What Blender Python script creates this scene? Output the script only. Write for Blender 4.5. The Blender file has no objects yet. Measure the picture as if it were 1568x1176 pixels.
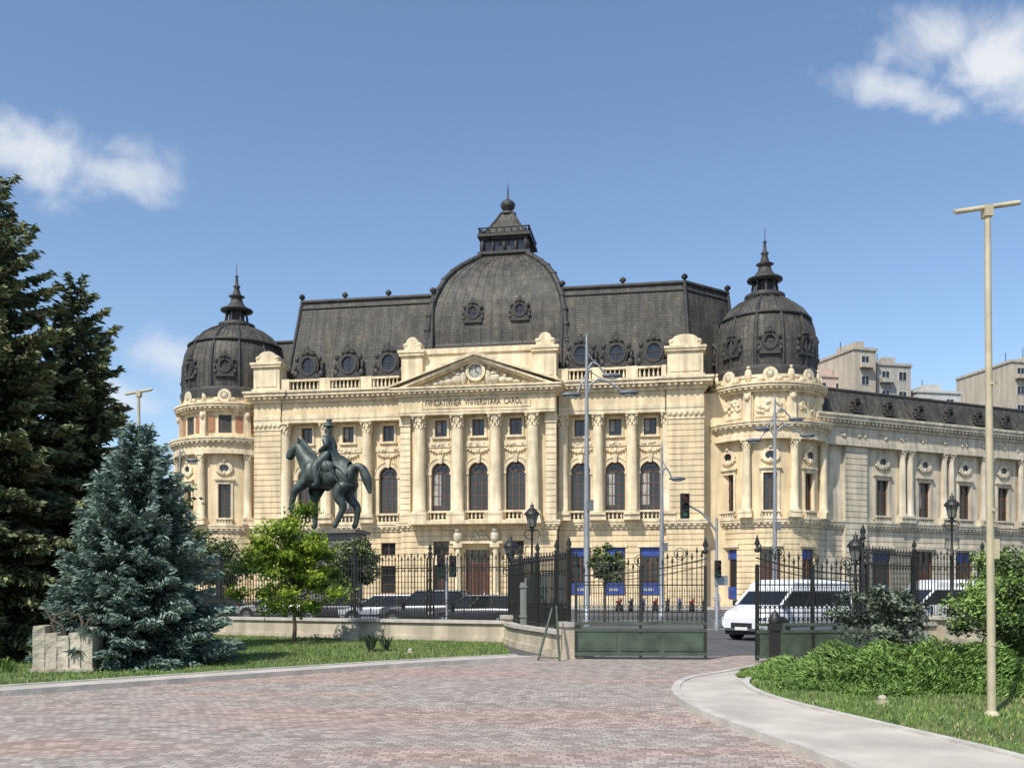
import bpy, math, random
import numpy as np
from mathutils import Vector, Matrix
random.seed(7)
sin,cos,pi=math.sin,math.cos,math.pi
scene=bpy.context.scene
COL=scene.collection

# ---------------------------------------------------------------- materials
def nt_new(name):
    m=bpy.data.materials.new(name); m.use_nodes=True
    nt=m.node_tree; b=nt.nodes['Principled BSDF']; return m,nt,b
def N(nt,t,**k):
    n=nt.nodes.new(t)
    for a,v in k.items(): setattr(n,a,v)
    return n
def ramp(nt,src,stops):
    r=N(nt,'ShaderNodeValToRGB'); e=r.color_ramp.elements
    e[0].position=stops[0][0]; e[0].color=(*stops[0][1],1)
    e[1].position=stops[-1][0]; e[1].color=(*stops[-1][1],1)
    for p,c in stops[1:-1]:
        x=e.new(p); x.color=(*c,1)
    nt.links.new(src,r.inputs[0]); return r
def mix(nt,a,b,f,mode='MIX'):
    m=N(nt,'ShaderNodeMix',data_type='RGBA',blend_type=mode)
    for inp,v in ((m.inputs[0],f),(m.inputs[6],a),(m.inputs[7],b)):
        if hasattr(v,'default_value') or hasattr(v,'is_linked'): nt.links.new(v,inp)
        elif isinstance(v,(int,float)): inp.default_value=v
        else: inp.default_value=(*v,1)
    return m.outputs[2]
def mat(name,col,rough=.7,metal=0,var=.18,scale=3,bump=0,bscale=30,streak=0,spec=.5):
    m,nt,b=nt_new(name)
    tc=N(nt,'ShaderNodeTexCoord')
    n=N(nt,'ShaderNodeTexNoise'); n.inputs['Scale'].default_value=scale; n.inputs['Detail'].default_value=5
    nt.links.new(tc.outputs['Object'],n.inputs['Vector'])
    lo=tuple(c*(1-var) for c in col); hi=tuple(min(1,c*(1+var)) for c in col)
    r=ramp(nt,n.outputs['Fac'],[(.3,lo),(.7,hi)]); out=r.outputs[0]
    if streak:
        mp=N(nt,'ShaderNodeMapping'); mp.inputs['Scale'].default_value=(1.3,1.3,.12)
        nt.links.new(tc.outputs['Object'],mp.inputs[0])
        n2=N(nt,'ShaderNodeTexNoise'); n2.inputs['Scale'].default_value=1.4; n2.inputs['Detail'].default_value=6
        nt.links.new(mp.outputs[0],n2.inputs['Vector'])
        r2=ramp(nt,n2.outputs['Fac'],[(.35,(1-streak,1-streak*1.0,1-streak*.98)),(.62,(1,1,1))])
        out=mix(nt,out,r2.outputs[0],1.0,'MULTIPLY')
    nt.links.new(out,b.inputs['Base Color'])
    b.inputs['Roughness'].default_value=rough; b.inputs['Metallic'].default_value=metal
    b.inputs['Specular IOR Level'].default_value=spec
    if bump:
        n3=N(nt,'ShaderNodeTexNoise'); n3.inputs['Scale'].default_value=bscale; n3.inputs['Detail'].default_value=3
        nt.links.new(tc.outputs['Object'],n3.inputs['Vector'])
        bp=N(nt,'ShaderNodeBump'); bp.inputs['Strength'].default_value=bump; bp.inputs['Distance'].default_value=.05
        nt.links.new(n3.outputs['Fac'],bp.inputs['Height']); nt.links.new(bp.outputs[0],b.inputs['Normal'])
    return m
def leafmat(name,col,var=.35,trans=.25):
    m,nt,b=nt_new(name)
    tc=N(nt,'ShaderNodeTexCoord'); n=N(nt,'ShaderNodeTexNoise'); n.inputs['Scale'].default_value=2.2; n.inputs['Detail'].default_value=2
    nt.links.new(tc.outputs['Object'],n.inputs['Vector'])
    r=ramp(nt,n.outputs['Fac'],[(.32,tuple(c*(1-var) for c in col)),(.68,tuple(c*(1+var) for c in col))])
    nt.links.new(r.outputs[0],b.inputs['Base Color']); b.inputs['Roughness'].default_value=.6
    b.inputs['Specular IOR Level'].default_value=.25
    if trans>0:
        tr=N(nt,'ShaderNodeBsdfTranslucent'); nt.links.new(r.outputs[0],tr.inputs[0])
        ms=N(nt,'ShaderNodeMixShader'); ms.inputs[0].default_value=trans
        o=nt.nodes['Material Output']; nt.links.new(b.outputs[0],ms.inputs[1]); nt.links.new(tr.outputs[0],ms.inputs[2]); nt.links.new(ms.outputs[0],o.inputs[0])
    return m

def roofmat(name,col):
    m,nt,b=nt_new(name)
    tc=N(nt,'ShaderNodeTexCoord'); sx=N(nt,'ShaderNodeSeparateXYZ'); nt.links.new(tc.outputs['Object'],sx.inputs[0])
    ad=N(nt,'ShaderNodeMath',operation='ADD'); nt.links.new(sx.outputs[0],ad.inputs[0]); nt.links.new(sx.outputs[1],ad.inputs[1])
    cb=N(nt,'ShaderNodeCombineXYZ'); nt.links.new(ad.outputs[0],cb.inputs[0]); nt.links.new(sx.outputs[2],cb.inputs[1])
    br=N(nt,'ShaderNodeTexBrick'); nt.links.new(cb.outputs[0],br.inputs['Vector'])
    br.inputs['Scale'].default_value=1; br.inputs['Brick Width'].default_value=.42; br.inputs['Row Height'].default_value=.3
    br.inputs['Mortar Size'].default_value=.02
    br.inputs['Color1'].default_value=(*[c*.8 for c in col],1); br.inputs['Color2'].default_value=(*[c*1.25 for c in col],1)
    br.inputs['Mortar'].default_value=(*[c*.45 for c in col],1)
    n=N(nt,'ShaderNodeTexNoise'); n.inputs['Scale'].default_value=.45; n.inputs['Detail'].default_value=6; n.inputs['Roughness'].default_value=.62
    nt.links.new(tc.outputs['Object'],n.inputs['Vector'])
    r=ramp(nt,n.outputs['Fac'],[(.3,(.65,.69,.72)),(.5,(1,1,1)),(.7,(1.4,1.3,1.1))])
    o=mix(nt,br.outputs[0],r.outputs[0],1.0,'MULTIPLY')
    mp=N(nt,'ShaderNodeMapping'); mp.inputs['Scale'].default_value=(1.6,1.6,.1); nt.links.new(tc.outputs['Object'],mp.inputs[0])
    n2=N(nt,'ShaderNodeTexNoise'); n2.inputs['Scale'].default_value=1.2; n2.inputs['Detail'].default_value=5; nt.links.new(mp.outputs[0],n2.inputs['Vector'])
    r2=ramp(nt,n2.outputs['Fac'],[(.35,(.65,.65,.65)),(.65,(1.25,1.24,1.2))]); o=mix(nt,o,r2.outputs[0],1.0,'MULTIPLY')
    nt.links.new(o,b.inputs['Base Color'])
    b.inputs['Roughness'].default_value=.6; b.inputs['Specular IOR Level'].default_value=.3
    bp=N(nt,'ShaderNodeBump'); bp.inputs['Strength'].default_value=.4; bp.inputs['Distance'].default_value=.04
    nt.links.new(br.outputs['Fac'],bp.inputs['Height']); bp.invert=True; nt.links.new(bp.outputs[0],b.inputs['Normal'])
    return m

STONE=mat('cream_stone',(.73,.585,.365),.85,var=.12,scale=.6,bump=.25,bscale=6,streak=.28)
STONE2=mat('pale_stone_trim',(.76,.635,.425),.85,var=.14,scale=1.2,bump=.3,bscale=9,streak=.32)
ROOF=roofmat('slate_roof',(.076,.071,.062))
ZINC=mat('dark_zinc',(.05,.047,.043),.55,var=.3,scale=1,bump=.2,spec=.3)
GLASS=mat('window_glass',(.018,.02,.024),.08,var=.5,scale=.4,spec=.7)
FRAME=mat('window_frame_brown',(.13,.06,.035),.6)
BLUE=mat('blue_poster',(.03,.065,.28),.4,var=.4,scale=1.5)
DOOR=mat('dark_wood_door',(.07,.03,.018),.5,var=.3)
RELIEF=mat('relief_stone',(.54,.48,.36),.9,var=.35,scale=4,bump=.4)
WSTONE=mat('wing_plaster',(.61,.54,.41),.9,var=.15,scale=.7,bump=.25,bscale=6,streak=.36)
CURT=mat('pale_curtain',(.34,.33,.30),.6,var=.3,scale=2)
BRICKY=mat('terracotta_panel',(.33,.16,.09),.85)
LET=mat('inscription_metal',(.07,.05,.025),.5)
LM=[STONE,STONE2,ROOF,ZINC,GLASS,FRAME,BLUE,DOOR,RELIEF,WSTONE,CURT,BRICKY]
S,S2,RF,ZN,GL,FR,BL,DR,RE,WS,CU,BR=range(12)

# ---------------------------------------------------------------- mesh builder
class MB:
    def __init__(s): s.v=[];s.f=[];s.m=[];s.s=[];s.xf=None;s.seg=None
    def add(s,pts,faces,mat=0,sm=False):
        b=len(s.v)
        if s.xf: pts=[s.xf(*p) for p in pts]
        s.v.extend(pts); s.f.extend([tuple(i+b for i in f) for f in faces]); s.m.extend([mat]*len(faces)); s.s.extend([sm]*len(faces))
    def box(s,x0,x1,y0,y1,z0,z1,mat=0):
        n=1 if s.seg is None else max(1,math.ceil((x1-x0)/s.seg))
        p=[];f=[]
        for i in range(n+1):
            x=x0+(x1-x0)*i/n; p+=[(x,y0,z0),(x,y1,z0),(x,y1,z1),(x,y0,z1)]
        for i in range(n):
            a=4*i;b=a+4
            for k in range(4): f.append((a+k,a+(k+1)%4,b+(k+1)%4,b+k))
        f+=[(0,3,2,1),(4*n,4*n+1,4*n+2,4*n+3)]
        s.add(p,f,mat)
    def cb(s,x,y,z,sx,sy,sz,mat=0): s.box(x-sx/2,x+sx/2,y-sy/2,y+sy/2,z-sz/2,z+sz/2,mat)
    def plate(s,pts,y0,y1,mat=0):
        n=len(pts); p=[(a,y0,b) for a,b in pts]+[(a,y1,b) for a,b in pts]
        f=[tuple(range(n)),tuple(range(2*n-1,n-1,-1))]+[(i,(i+1)%n,n+(i+1)%n,n+i) for i in range(n)]
        s.add(p,f,mat)
    def prism(s,pts,z0,z1,mat=0):
        n=len(pts); p=[(a,b,z0) for a,b in pts]+[(a,b,z1) for a,b in pts]
        f=[tuple(range(n)),tuple(range(2*n-1,n-1,-1))]+[(i,(i+1)%n,n+(i+1)%n,n+i) for i in range(n)]
        s.add(p,f,mat)
    def loft(s,ringA,ringB,mat=0,capB=False,sm=False):
        n=len(ringA); f=[(i,(i+1)%n,n+(i+1)%n,n+i) for i in range(n)]
        if capB: f.append(tuple(range(n,2*n)))
        s.add(list(ringA)+list(ringB),f,mat,sm)
    def lathe(s,cx,cy,prof,n=16,mat=0,sm=True,a0=0,a1=2*pi):
        full=abs(a1-a0-2*pi)<1e-6; k=n if full else n+1; p=[];f=[]
        for r,z in prof:
            for i in range(k):
                a=a0+(a1-a0)*i/n; p.append((cx+r*cos(a),cy+r*sin(a),z))
        for j in range(len(prof)-1):
            for i in range(n):
                i2=(i+1)%k; f.append((j*k+i,j*k+i2,(j+1)*k+i2,(j+1)*k+i))
        s.add(p,f,mat,sm)
    def tube(s,p0,p1,r0,r1=None,n=6,mat=0,cap=True):
        r1=r0 if r1 is None else r1
        p0=Vector(p0);p1=Vector(p1);d=(p1-p0)
        if d.length<1e-6:return
        d.normalize(); a=d.orthogonal().normalized(); b=d.cross(a)
        p=[tuple(p0+(a*cos(2*pi*i/n)+b*sin(2*pi*i/n))*r0) for i in range(n)]+[tuple(p1+(a*cos(2*pi*i/n)+b*sin(2*pi*i/n))*r1) for i in range(n)]
        f=[(i,(i+1)%n,n+(i+1)%n,n+i) for i in range(n)]
        s.add(p,f,mat,n>5)
        if cap: s.add(p,[tuple(range(n)),tuple(range(n,2*n))],mat,False)
    def path(s,pts,r,n=6,mat=0,r1=None):
        m=len(pts)-1; r1=r if r1 is None else r1
        for i in range(m): s.tube(pts[i],pts[i+1],r+(r1-r)*i/m,r+(r1-r)*(i+1)/m,n,mat)
    def ell(s,x,y,z,rx,ry,rz,mat=0,n=7,k=4):
        p=[];f=[]
        for j in range(k+1):
            t=pi*j/k
            for i in range(n): a=2*pi*i/n; p.append((x+rx*sin(t)*cos(a),y+ry*sin(t)*sin(a),z+rz*cos(t)))
        for j in range(k):
            for i in range(n): f.append((j*n+i,j*n+(i+1)%n,(j+1)*n+(i+1)%n,(j+1)*n+i))
        s.add(p,f,mat,True)
    def ring(s,uc,zc,ri,ro,v0,v1,a0=0,a1=2*pi,n=18,mat=0,sx=1):
        for i in range(n):
            A=a0+(a1-a0)*i/n;B=a0+(a1-a0)*(i+1)/n
            q=[(uc+ri*sx*cos(A),zc+ri*sin(A)),(uc+ro*sx*cos(A),zc+ro*sin(A)),(uc+ro*sx*cos(B),zc+ro*sin(B)),(uc+ri*sx*cos(B),zc+ri*sin(B))]
            s.plate(q,v0,v1,mat)
    def disc(s,uc,zc,r,v,mat=0,n=18,sx=1):
        s.add([(uc+r*sx*cos(2*pi*i/n),v,zc+r*sin(2*pi*i/n)) for i in range(n)],[tuple(range(n))],mat)

def empty(name,loc=(0,0,0),rz=0):
    e=bpy.data.objects.new(name,None); e.location=loc; e.rotation_euler=(0,0,rz); COL.objects.link(e); return e
def make(name,mb,mats,parent=None,loc=None,rz=0):
    me=bpy.data.meshes.new(name); me.from_pydata(mb.v,[],mb.f)
    for m in mats: me.materials.append(m)
    me.polygons.foreach_set('material_index',mb.m); me.polygons.foreach_set('use_smooth',mb.s); me.update()
    o=bpy.data.objects.new(name,me); COL.objects.link(o)
    if parent: o.parent=parent
    if loc: o.location=loc
    o.rotation_euler=(0,0,rz); return o
def fr(cx,cy,cz,a):
    ca,sa=cos(a),sin(a)
    return lambda u,v,z:(cx+u*ca-v*sa, cy+u*sa+v*ca, cz+z)

# ---------------------------------------------------------------- facade pieces
def wall(mb,u0,u1,z0,z1,v0,v1,ops=(),mat=0):
    x=u0
    for uc,w,zs,zt,arch in sorted(ops):
        a,b=uc-w/2,uc+w/2
        if a>x: mb.box(x,a,v0,v1,z0,z1,mat)
        if zs>z0: mb.box(a,b,v0,v1,z0,zs,mat)
        if arch:
            r=w/2;K=12
            for i in range(K):
                A=pi-pi*i/K;B=pi-pi*(i+1)/K
                q=[(uc+r*cos(A),zt-r+r*sin(A)),(uc+r*cos(B),zt-r+r*sin(B)),(uc+r*cos(B),z1),(uc+r*cos(A),z1)]
                mb.plate(q,v0,v1,mat)
        elif zt<z1: mb.box(a,b,v0,v1,zt,z1,mat)
        x=b
    if x<u1: mb.box(x,u1,v0,v1,z0,z1,mat)
def rustic(mb,u0,u1,z0,z1,v0,v1,ops=(),mat=0,h=.58,g=.09):
    n=max(1,round((z1-z0)/h)); h=(z1-z0)/n
    for i in range(n):
        a=z0+i*h;b=a+h-g
        o=[(uc,w,max(zs,a),min(zt,b),False) for uc,w,zs,zt,_ in ops if zs<b and zt>a]
        wall(mb,u0,u1,a,b,v0,v0+.1,o,mat)
    wall(mb,u0+.0,u1-.0,z0,z1,v0+.075,v1,[(uc,w,zs,zt,False) for uc,w,zs,zt,_ in ops],mat)
def glaze(mb,uc,w,zs,zt,v,arch=False,rows=3,cols=2,curtain=False,gm=None):
    gm=GL if gm is None else gm
    r=w/2; top=zt-r if arch else zt
    mb.box(uc-r,uc+r,v,v+.03,zs,top,gm)
    if arch:
        pts=[(uc+r*cos(pi*i/12),top+r*sin(pi*i/12)) for i in range(13)]
        mb.plate(pts,v,v+.03,gm)
        mb.ring(uc,top,r-.14,r,v-.1,v+.02,0,pi,12,FR)
        mb.ring(uc,top,r*.42,r*.42+.07,v-.08,v+.02,0,pi,8,FR)
        for a in (pi/4,pi/2,3*pi/4):
            mb.tube((uc+r*.45*cos(a),v-.03,top+r*.45*sin(a)),(uc+r*cos(a),v-.03,top+r*sin(a)),.04,mat=FR,n=4)
    f=.11
    mb.box(uc-r,uc-r+f,v-.1,v+.02,zs,top,FR); mb.box(uc+r-f,uc+r,v-.1,v+.02,zs,top,FR)
    mb.box(uc-r+f,uc+r-f,v-.1,v+.02,zs,zs+f,FR); mb.box(uc-r+f,uc+r-f,v-.1,v+.02,top-f,top,FR)
    for i in range(1,cols): x=uc-r+w*i/cols; mb.box(x-.05,x+.05,v-.08,v+.01,zs+f,top-f,FR)
    for j in range(1,rows): z=zs+(top-zs)*j/rows; mb.box(uc-r+f,uc+r-f,v-.06,v+.01,z-.035,z+.035,FR)
    if curtain: mb.box(uc-r+f,uc-.1,v-.02,v-.004,zs+(top-zs)*.3,top-f,CU)
def capital(mb,x,y,z0,z1,r,mat=S2):
    h=z1-z0
    mb.lathe(x,y,[(r*.95,z0-.08),(r*1.12,z0),(r*.9,z0+.06),(r*.95,z0+h*.5),(r*1.25,z0+h*.85)],12,mat)
    for t,(zz,rr) in enumerate(((.22,1.02),(.5,1.12))):
        for i in range(8):
            a=2*pi*(i+.5*t)/8
            mb.ell(x+r*rr*cos(a),y+r*rr*sin(a),z0+h*zz,r*.2,r*.2,h*.18,mat,6,4)
    for i in range(4):
        a=pi/4+i*pi/2
        mb.ell(x+r*1.42*cos(a),y+r*1.42*sin(a),z0+h*.76,r*.3,r*.3,h*.17,mat,8,4)
    mb.box(x-r*1.35,x+r*1.35,y-r*1.35,y+r*1.35,z0+h*.88,z1,mat)
def column(mb,x,y,z0,z1,r,caph,mat=S2):
    mb.box(x-r*1.4,x+r*1.4,y-r*1.4,y+r*1.4,z0,z0+.22,mat)
    mb.lathe(x,y,[(r*1.35,z0+.22),(r*1.38,z0+.34),(r*1.1,z0+.42),(r*1.2,z0+.52),(r,z0+.62),(r*1.0,z0+(z1-z0)*.35),(r*.86,z1-caph)],18,mat)
    capital(mb,x,y,z1-caph,z1,r*.86,mat)
def balus(mb,u0,u1,v,z0,h,mat=S2,sp=.42,d=.34):
    mb.box(u0,u1,v-d/2,v+d/2,z0,z0+.18,mat); mb.box(u0,u1,v-d/2-.04,v+d/2+.04,z0+h-.2,z0+h,mat)
    n=max(1,int((u1-u0)/sp)); H=h-.38; z=z0+.18
    for i in range(n):
        x=u0+(i+.5)*(u1-u0)/n
        mb.lathe(x,v,[(.1,z),(.06,z+H*.12),(.13,z+H*.4),(.06,z+H*.75),(.11,z+H)],6,mat)
def cornice(mb,u0,u1,v,z0,z1,proj,mat=S2,dent=True,back=.5,ends=True):
    h=z1-z0; e=1 if ends else 0
    st=[(0,.3,.25),(.3,.5,.5),(.5,.8,.85),(.8,1,1)]
    for a,b,p in st: mb.box(u0-e*proj*p,u1+e*proj*p,v-proj*p,v+back,z0+h*a,z0+h*b,mat)
    if dent:
        n=int((u1-u0)/.55)
        for i in range(n):
            x=u0+(i+.5)*(u1-u0)/n; mb.box(x-.14,x+.14,v-proj*.74,v-proj*.4,z0+h*.28,z0+h*.498,mat)
def relief(mb,uc,zc,w,h,v,n,mat=RE,s=.2):
    for i in range(n):
        mb.ell(uc+random.uniform(-w/2,w/2),v,zc+random.uniform(-h/2,h/2),s*random.uniform(.5,1.2),.12,s*random.uniform(.5,1.2),mat,6,4)
def garland(mb,uc,zc,w,v,mat=S2):
    for i in range(9):
        t=i/8*2-1; mb.ell(uc+t*w/2,v,zc+.35*t*t,.14,.14,.14+.05*(1-t*t),mat,6,4)
    mb.ell(uc,v,zc+.15,.2,.2,.32,mat)
def archbay(mb,u,v,r,zs,zt,mat=S2):
    zc=zt-r
    mb.ring(u,zc,r,r+.42,v-.16,v,0,pi,14,mat); mb.ring(u,zc,r+.42,r+.52,v-.24,v,0,pi,14,mat)
    for sg in (-1,1):
        x=u+sg*(r+.24)
        mb.box(x-.22,x+.22,v-.14,v,zs,zc-.3,mat); mb.box(x-.3,x+.3,v-.24,v,zc-.3,zc-.003,mat)
    mb.plate([(u-.16,zt-.15),(u+.16,zt-.15),(u+.26,zt+.75),(u-.26,zt+.75)],v-.38,v,mat)
    garland(mb,u,zt+1.0,2.2,v-.12)
def rectwin(mb,u,v,w,zs,zt,mat=S2,hood=True):
    mb.box(u-w/2-.24,u-w/2,v-.12,v,zs,zt,mat); mb.box(u+w/2,u+w/2+.24,v-.12,v,zs,zt,mat)
    mb.box(u-w/2-.24,u+w/2+.24,v-.14,v,zt,zt+.26,mat); mb.box(u-w/2-.32,u+w/2+.32,v-.22,v,zs-.22,zs,mat)
    if hood: mb.box(u-w/2-.4,u+w/2+.4,v-.34,v,zt+.42,zt+.6,mat); mb.box(u-w/2-.3,u+w/2+.3,v-.18,v,zt+.26,zt+.42,mat)
def attic_block(mb,u0,u1,v,z0,z1,mat=S2):
    h=z1-z0; d=2.0
    mb.box(u0-.15,u1+.15,v-.15,v+d,z0,z0+.35,mat)
    mb.box(u0,u1,v,v+d,z0+.35,z0+h*.62,mat)
    mb.box(u0+.3,u1-.3,v-.07,v,z0+.6,z0+h*.52,mat)
    mb.box(u0-.22,u1+.22,v-.22,v+d+.2,z0+h*.62,z0+h*.68,mat); mb.box(u0-.32,u1+.32,v-.32,v+d+.3,z0+h*.68,z0+h*.74,mat)
    mb.box(u0+.25,u1-.25,v+.1,v+d-.1,z0+h*.74,z0+h*.9,mat)
    c=(u0+u1)/2; r=(u1-u0)/2-.5
    mb.plate([(c+r*cos(pi*i/10),z0+h*.9+h*.13*sin(pi*i/10)) for i in range(11)],v+.15,v+d-.2,mat)
    for x in (u0+.45,u1-.45): mb.ell(x,v+.35,z0+h*.86,.38,.38,.3,mat)
def dormer(mb,r=1.0):
    mb.disc(0,0,r*.72,-.1,GL,18,.85)
    mb.ring(0,0,r*.68,r*.95,-.34,.1,n=18,mat=ZN,sx=.87)
    mb.ring(0,0,r*.92,r*1.16,-.22,1.4,n=18,mat=ZN,sx=.87)
    mb.box(-.04,.04,-.2,-.1,-r*.66,r*.66,ZN); mb.box(-r*.55,r*.55,-.18,-.1,-.04,.04,ZN)
    mb.box(-r*1.2,r*1.2,-.42,.9,-r*1.45,-r*1.12,ZN); mb.box(-r*1.05,r*1.05,-.25,1.2,-r*1.12,-r*.75,ZN)
    for s in (-1,1):
        mb.ell(s*r*1.2,-.1,-r*.82,r*.3,.25,r*.4,ZN); mb.ell(s*r*1.08,-.1,r*.62,r*.22,.22,r*.32,ZN); mb.ell(s*r*1.28,-.05,-r*.2,r*.16,.2,r*.4,ZN)
    mb.plate([(-r*.62,r*.98),(r*.62,r*.98),(r*.34,r*1.42),(0,r*1.62),(-r*.34,r*1.42)],-.4,1.2,ZN)
    mb.ell(0,-.35,r*1.15,r*.22,.2,r*.26,ZN); mb.ell(0,-.2,r*1.66,r*.14,.14,r*.2,ZN)

# ================================================================ LIBRARY
TH=-.1658
LIB=empty('neoclassical_library_building',(-4.28,100,0),TH)
def lib(n,mb): return make(n,mb,LM,LIB)
LC=[-21.0,-16.33,-11.65,-7.0]; LW=[-18.75,-14.0,-9.45]
RC=[9.63,13.31,16.8,20.4]; RW=[11.45,15.05,18.65]
CC=[-5.2,-1.15,2.85,6.75]; CW=[-3.05,.95,4.9]; CU0,CU1=-7.4,9.15; CM=.87

# --- body masses
b=MB()
b.box(-24.2,24.0,1.85,24,0,22.9,S); b.box(CU0+.1,CU1-.1,-.35,2,0,22.9,S)
b.box(CU0+.6,CU1-.6,0,6,22.9,27.4,S)
b.box(24.0,27,1.6,9,0,22,S); b.box(-28,-24.2,4,20,0,22,S)
b.box(-24.1,-21.5,.1,1.9,0,22.9,S); b.box(20.4,23.9,.1,1.9,0,22.9,S)
lib('body_walls',b)

# --- ground floor
b=MB()
def gf(u0,u1,v0,v1,wins,w,zs,zt,mez,blue=False):
    zc=5.0 if mez else 8.1
    rustic(b,u0,u1,.9,zc,v0,v1,[(u,w,zs,zt,0) for u in wins],S)
    if mez: rustic(b,u0,u1,5.0,8.1,v0,v1,[(u,w*.95,5.5,6.9,0) for u in wins],S)
    b.box(u0,u1,v0-.14,v1,0,.9,S2)
    for u in wins:
        glaze(b,u,w,zs,zt,v0+.38,False,3,2)
        if mez: glaze(b,u,w*.95,5.5,6.9,v0+.38,False,1,2)
        if blue:
            b.box(u-w/2+.12,u+w/2-.12,v0+.22,v0+.26,zs+.1,zs+1.3,BL); b.box(u-w/2+.12,u+w/2-.12,v0+.22,v0+.26,zt-.9,zt-.1,BL)
            b.box(u-w/2+.4,u+w/2-.7,v0+.2,v0+.215,zs+.5,zs+.75,CU)
        b.box(u-w/2-.2,u+w/2+.2,v0-.1,v0,zt+.02,zt+.3,S2) if not mez else None
gf(-21.3,CU0,1.1,1.8,LW,1.7,1.4,4.4,True)
gf(CU1,20.3,1.1,1.8,RW,2.1,1.2,6.2,False,True)
rustic(b,-24.4,-21.3,0,8.1,0,1.8,[(-22.8,1.2,5.4,6.8,0)],S); glaze(b,-22.8,1.2,5.4,6.8,.38,False,1,2)
rustic(b,20.3,24.1,0,8.1,0,1.8,[],S)
rustic(b,CU0,CU1,.9,5.0,-1.0,-.3,[(-3.05,1.6,1.4,4.4,0),(4.9,1.6,1.4,4.4,0),(.87,2.6,.9,5.0,0)],S)
rustic(b,CU0,CU1,5.0,8.1,-1.0,-.3,[(-3.05,1.7,5.4,6.9,0),(4.9,1.7,5.4,6.9,0),(.87,2.6,5.0,6.0,0)],S)
b.box(CU0,-.5,-1.14,-.3,0,.9,S2); b.box(2.3,CU1,-1.14,-.3,0,.9,S2)
for u in (-3.05,4.9): glaze(b,u,1.6,1.4,4.4,-.6,False,3,2); glaze(b,u,1.7,5.4,6.9,-.6,False,1,2)
for i,z in enumerate((0,.2,.4,.6)): b.box(-2.2+.2*i,3.9-.2*i,-3.4+.35*i,-1.0,z,z+.2,S2)
b.box(-.43,2.17,-.65,-.6,.8,4.6,DR); b.box(-.43,2.17,-.6,-.55,4.6,6.0,GL); b.box(-.43,2.17,-.72,-.6,4.5,4.65,FR)
for x in (-.43,.2,.85,1.5,2.07): b.box(x,x+.1,-.7,-.64,.8,6.0,FR)
for sg in (-1,1):
    x=.87+sg*1.95; b.box(x-.42,x+.42,-1.9,-1.0,.0,1.5,S2); b.lathe(x,-1.5,[(.36,1.5),(.34,3),(.3,6.2)],12,S2)
    b.box(x-.48,x+.48,-1.95,-1.0,6.2,6.6,S2); b.ell(x,-1.7,7.35,.5,.45,.75,RE,8,5); b.ell(x,-1.9,8.0,.32,.35,.3,RE)
b.box(-1.9,3.65,-1.85,-1.0,6.6,6.85,S2); relief(b,.87,7.4,2.4,.8,-1.1,26,RE,.25)
lib('ground_floor',b)

b=MB()
for u0,u1,v,e in ((-24.4,-21.3,0,1),(-21.2,CU0-.1,1.1,0),(CU0,CU1,-1,1),(CU1+.1,20.2,1.1,0),(20.3,24.1,0,1)):
    cornice(b,u0,u1,v,8.1,9.0,.45,S2,True,.9,e)
lib('string_course',b)

b=MB()
def storey(u0,u1,v0,v1,wins,cur):
    wall(b,u0,u1,9.0,15.6,v0,v1,[(u,2.05,9.2,15.15,1) for u in wins],S)
    wall(b,u0,u1,15.6,20.2,v0,v1,[(u,1.3,17.85,19.6,0) for u in wins],S)
    for i,u in enumerate(wins):
        glaze(b,u,2.05,9.2,15.15,v0+.42,True,4,3,(i in cur)); glaze(b,u,1.3,17.85,19.6,v0+.4,False,1,2,i in cur)
        archbay(b,u,v0,1.03,9.1,15.15); rectwin(b,u,v0,1.3,17.85,19.6,hood=False)
        b.box(u-1.5,u+1.5,v0-.1,v0,16.75,17.3,S2); relief(b,u,17.0,2.2,.25,v0-.1,8,S2,.14)
        balus(b,u-1.3,u+1.3,v0-.25,9.0,1.05)
storey(-21.3,CU0,1.2,1.8,LW,(1,))
storey(CU1,20.3,1.2,1.8,RW,(1,2))
storey(CU0,CU1,-1.0,-.4,CW,(0,))
lib('main_storey_walls',b)
b=MB()
rustic(b,-24.4,-21.3,9.0,19.3,0,1.8,[],S,.62); rustic(b,20.3,24.1,9.0,19.3,0,1.8,[],S,.62)
for a,c,v in ((-24.4,-21.3,0),(20.3,24.1,0)):
    b.box(a,c,v+.02,1.8,19.3,20.2,S2); b.box(a-.05,c+.05,v-.08,1.8,19.2,19.35,S2)
    n=int((c-a)/.5)
    for i in range(n): garland(b,a+(i+.5)*(c-a)/n,19.6,.4,v)
for a,c in ((CU0,CU0+1.1),(CU1-1.1,CU1)): rustic(b,a,c,9,19.0,-1.35,-1.0,[],S2,.62); b.box(a-.06,c+.06,-1.45,-1,19.0,20.0,S2)
lib('rusticated_piers',b)
b=MB()
for u in LC+RC: b.box(u-.85,u+.85,-.1,1.2,9,9.55,S2); column(b,u,.55,9.55,20.0,.58,1.25)
for u in CC: b.box(u-.9,u+.9,-2.5,-1,9,9.55,S2); column(b,u,-1.62,9.55,20.0,.66,1.35)
b.box(CC[0]-1,CC[-1]+1,-2.6,-1,8.6,9.0,S2)
lib('corinthian_columns',b)

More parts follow.
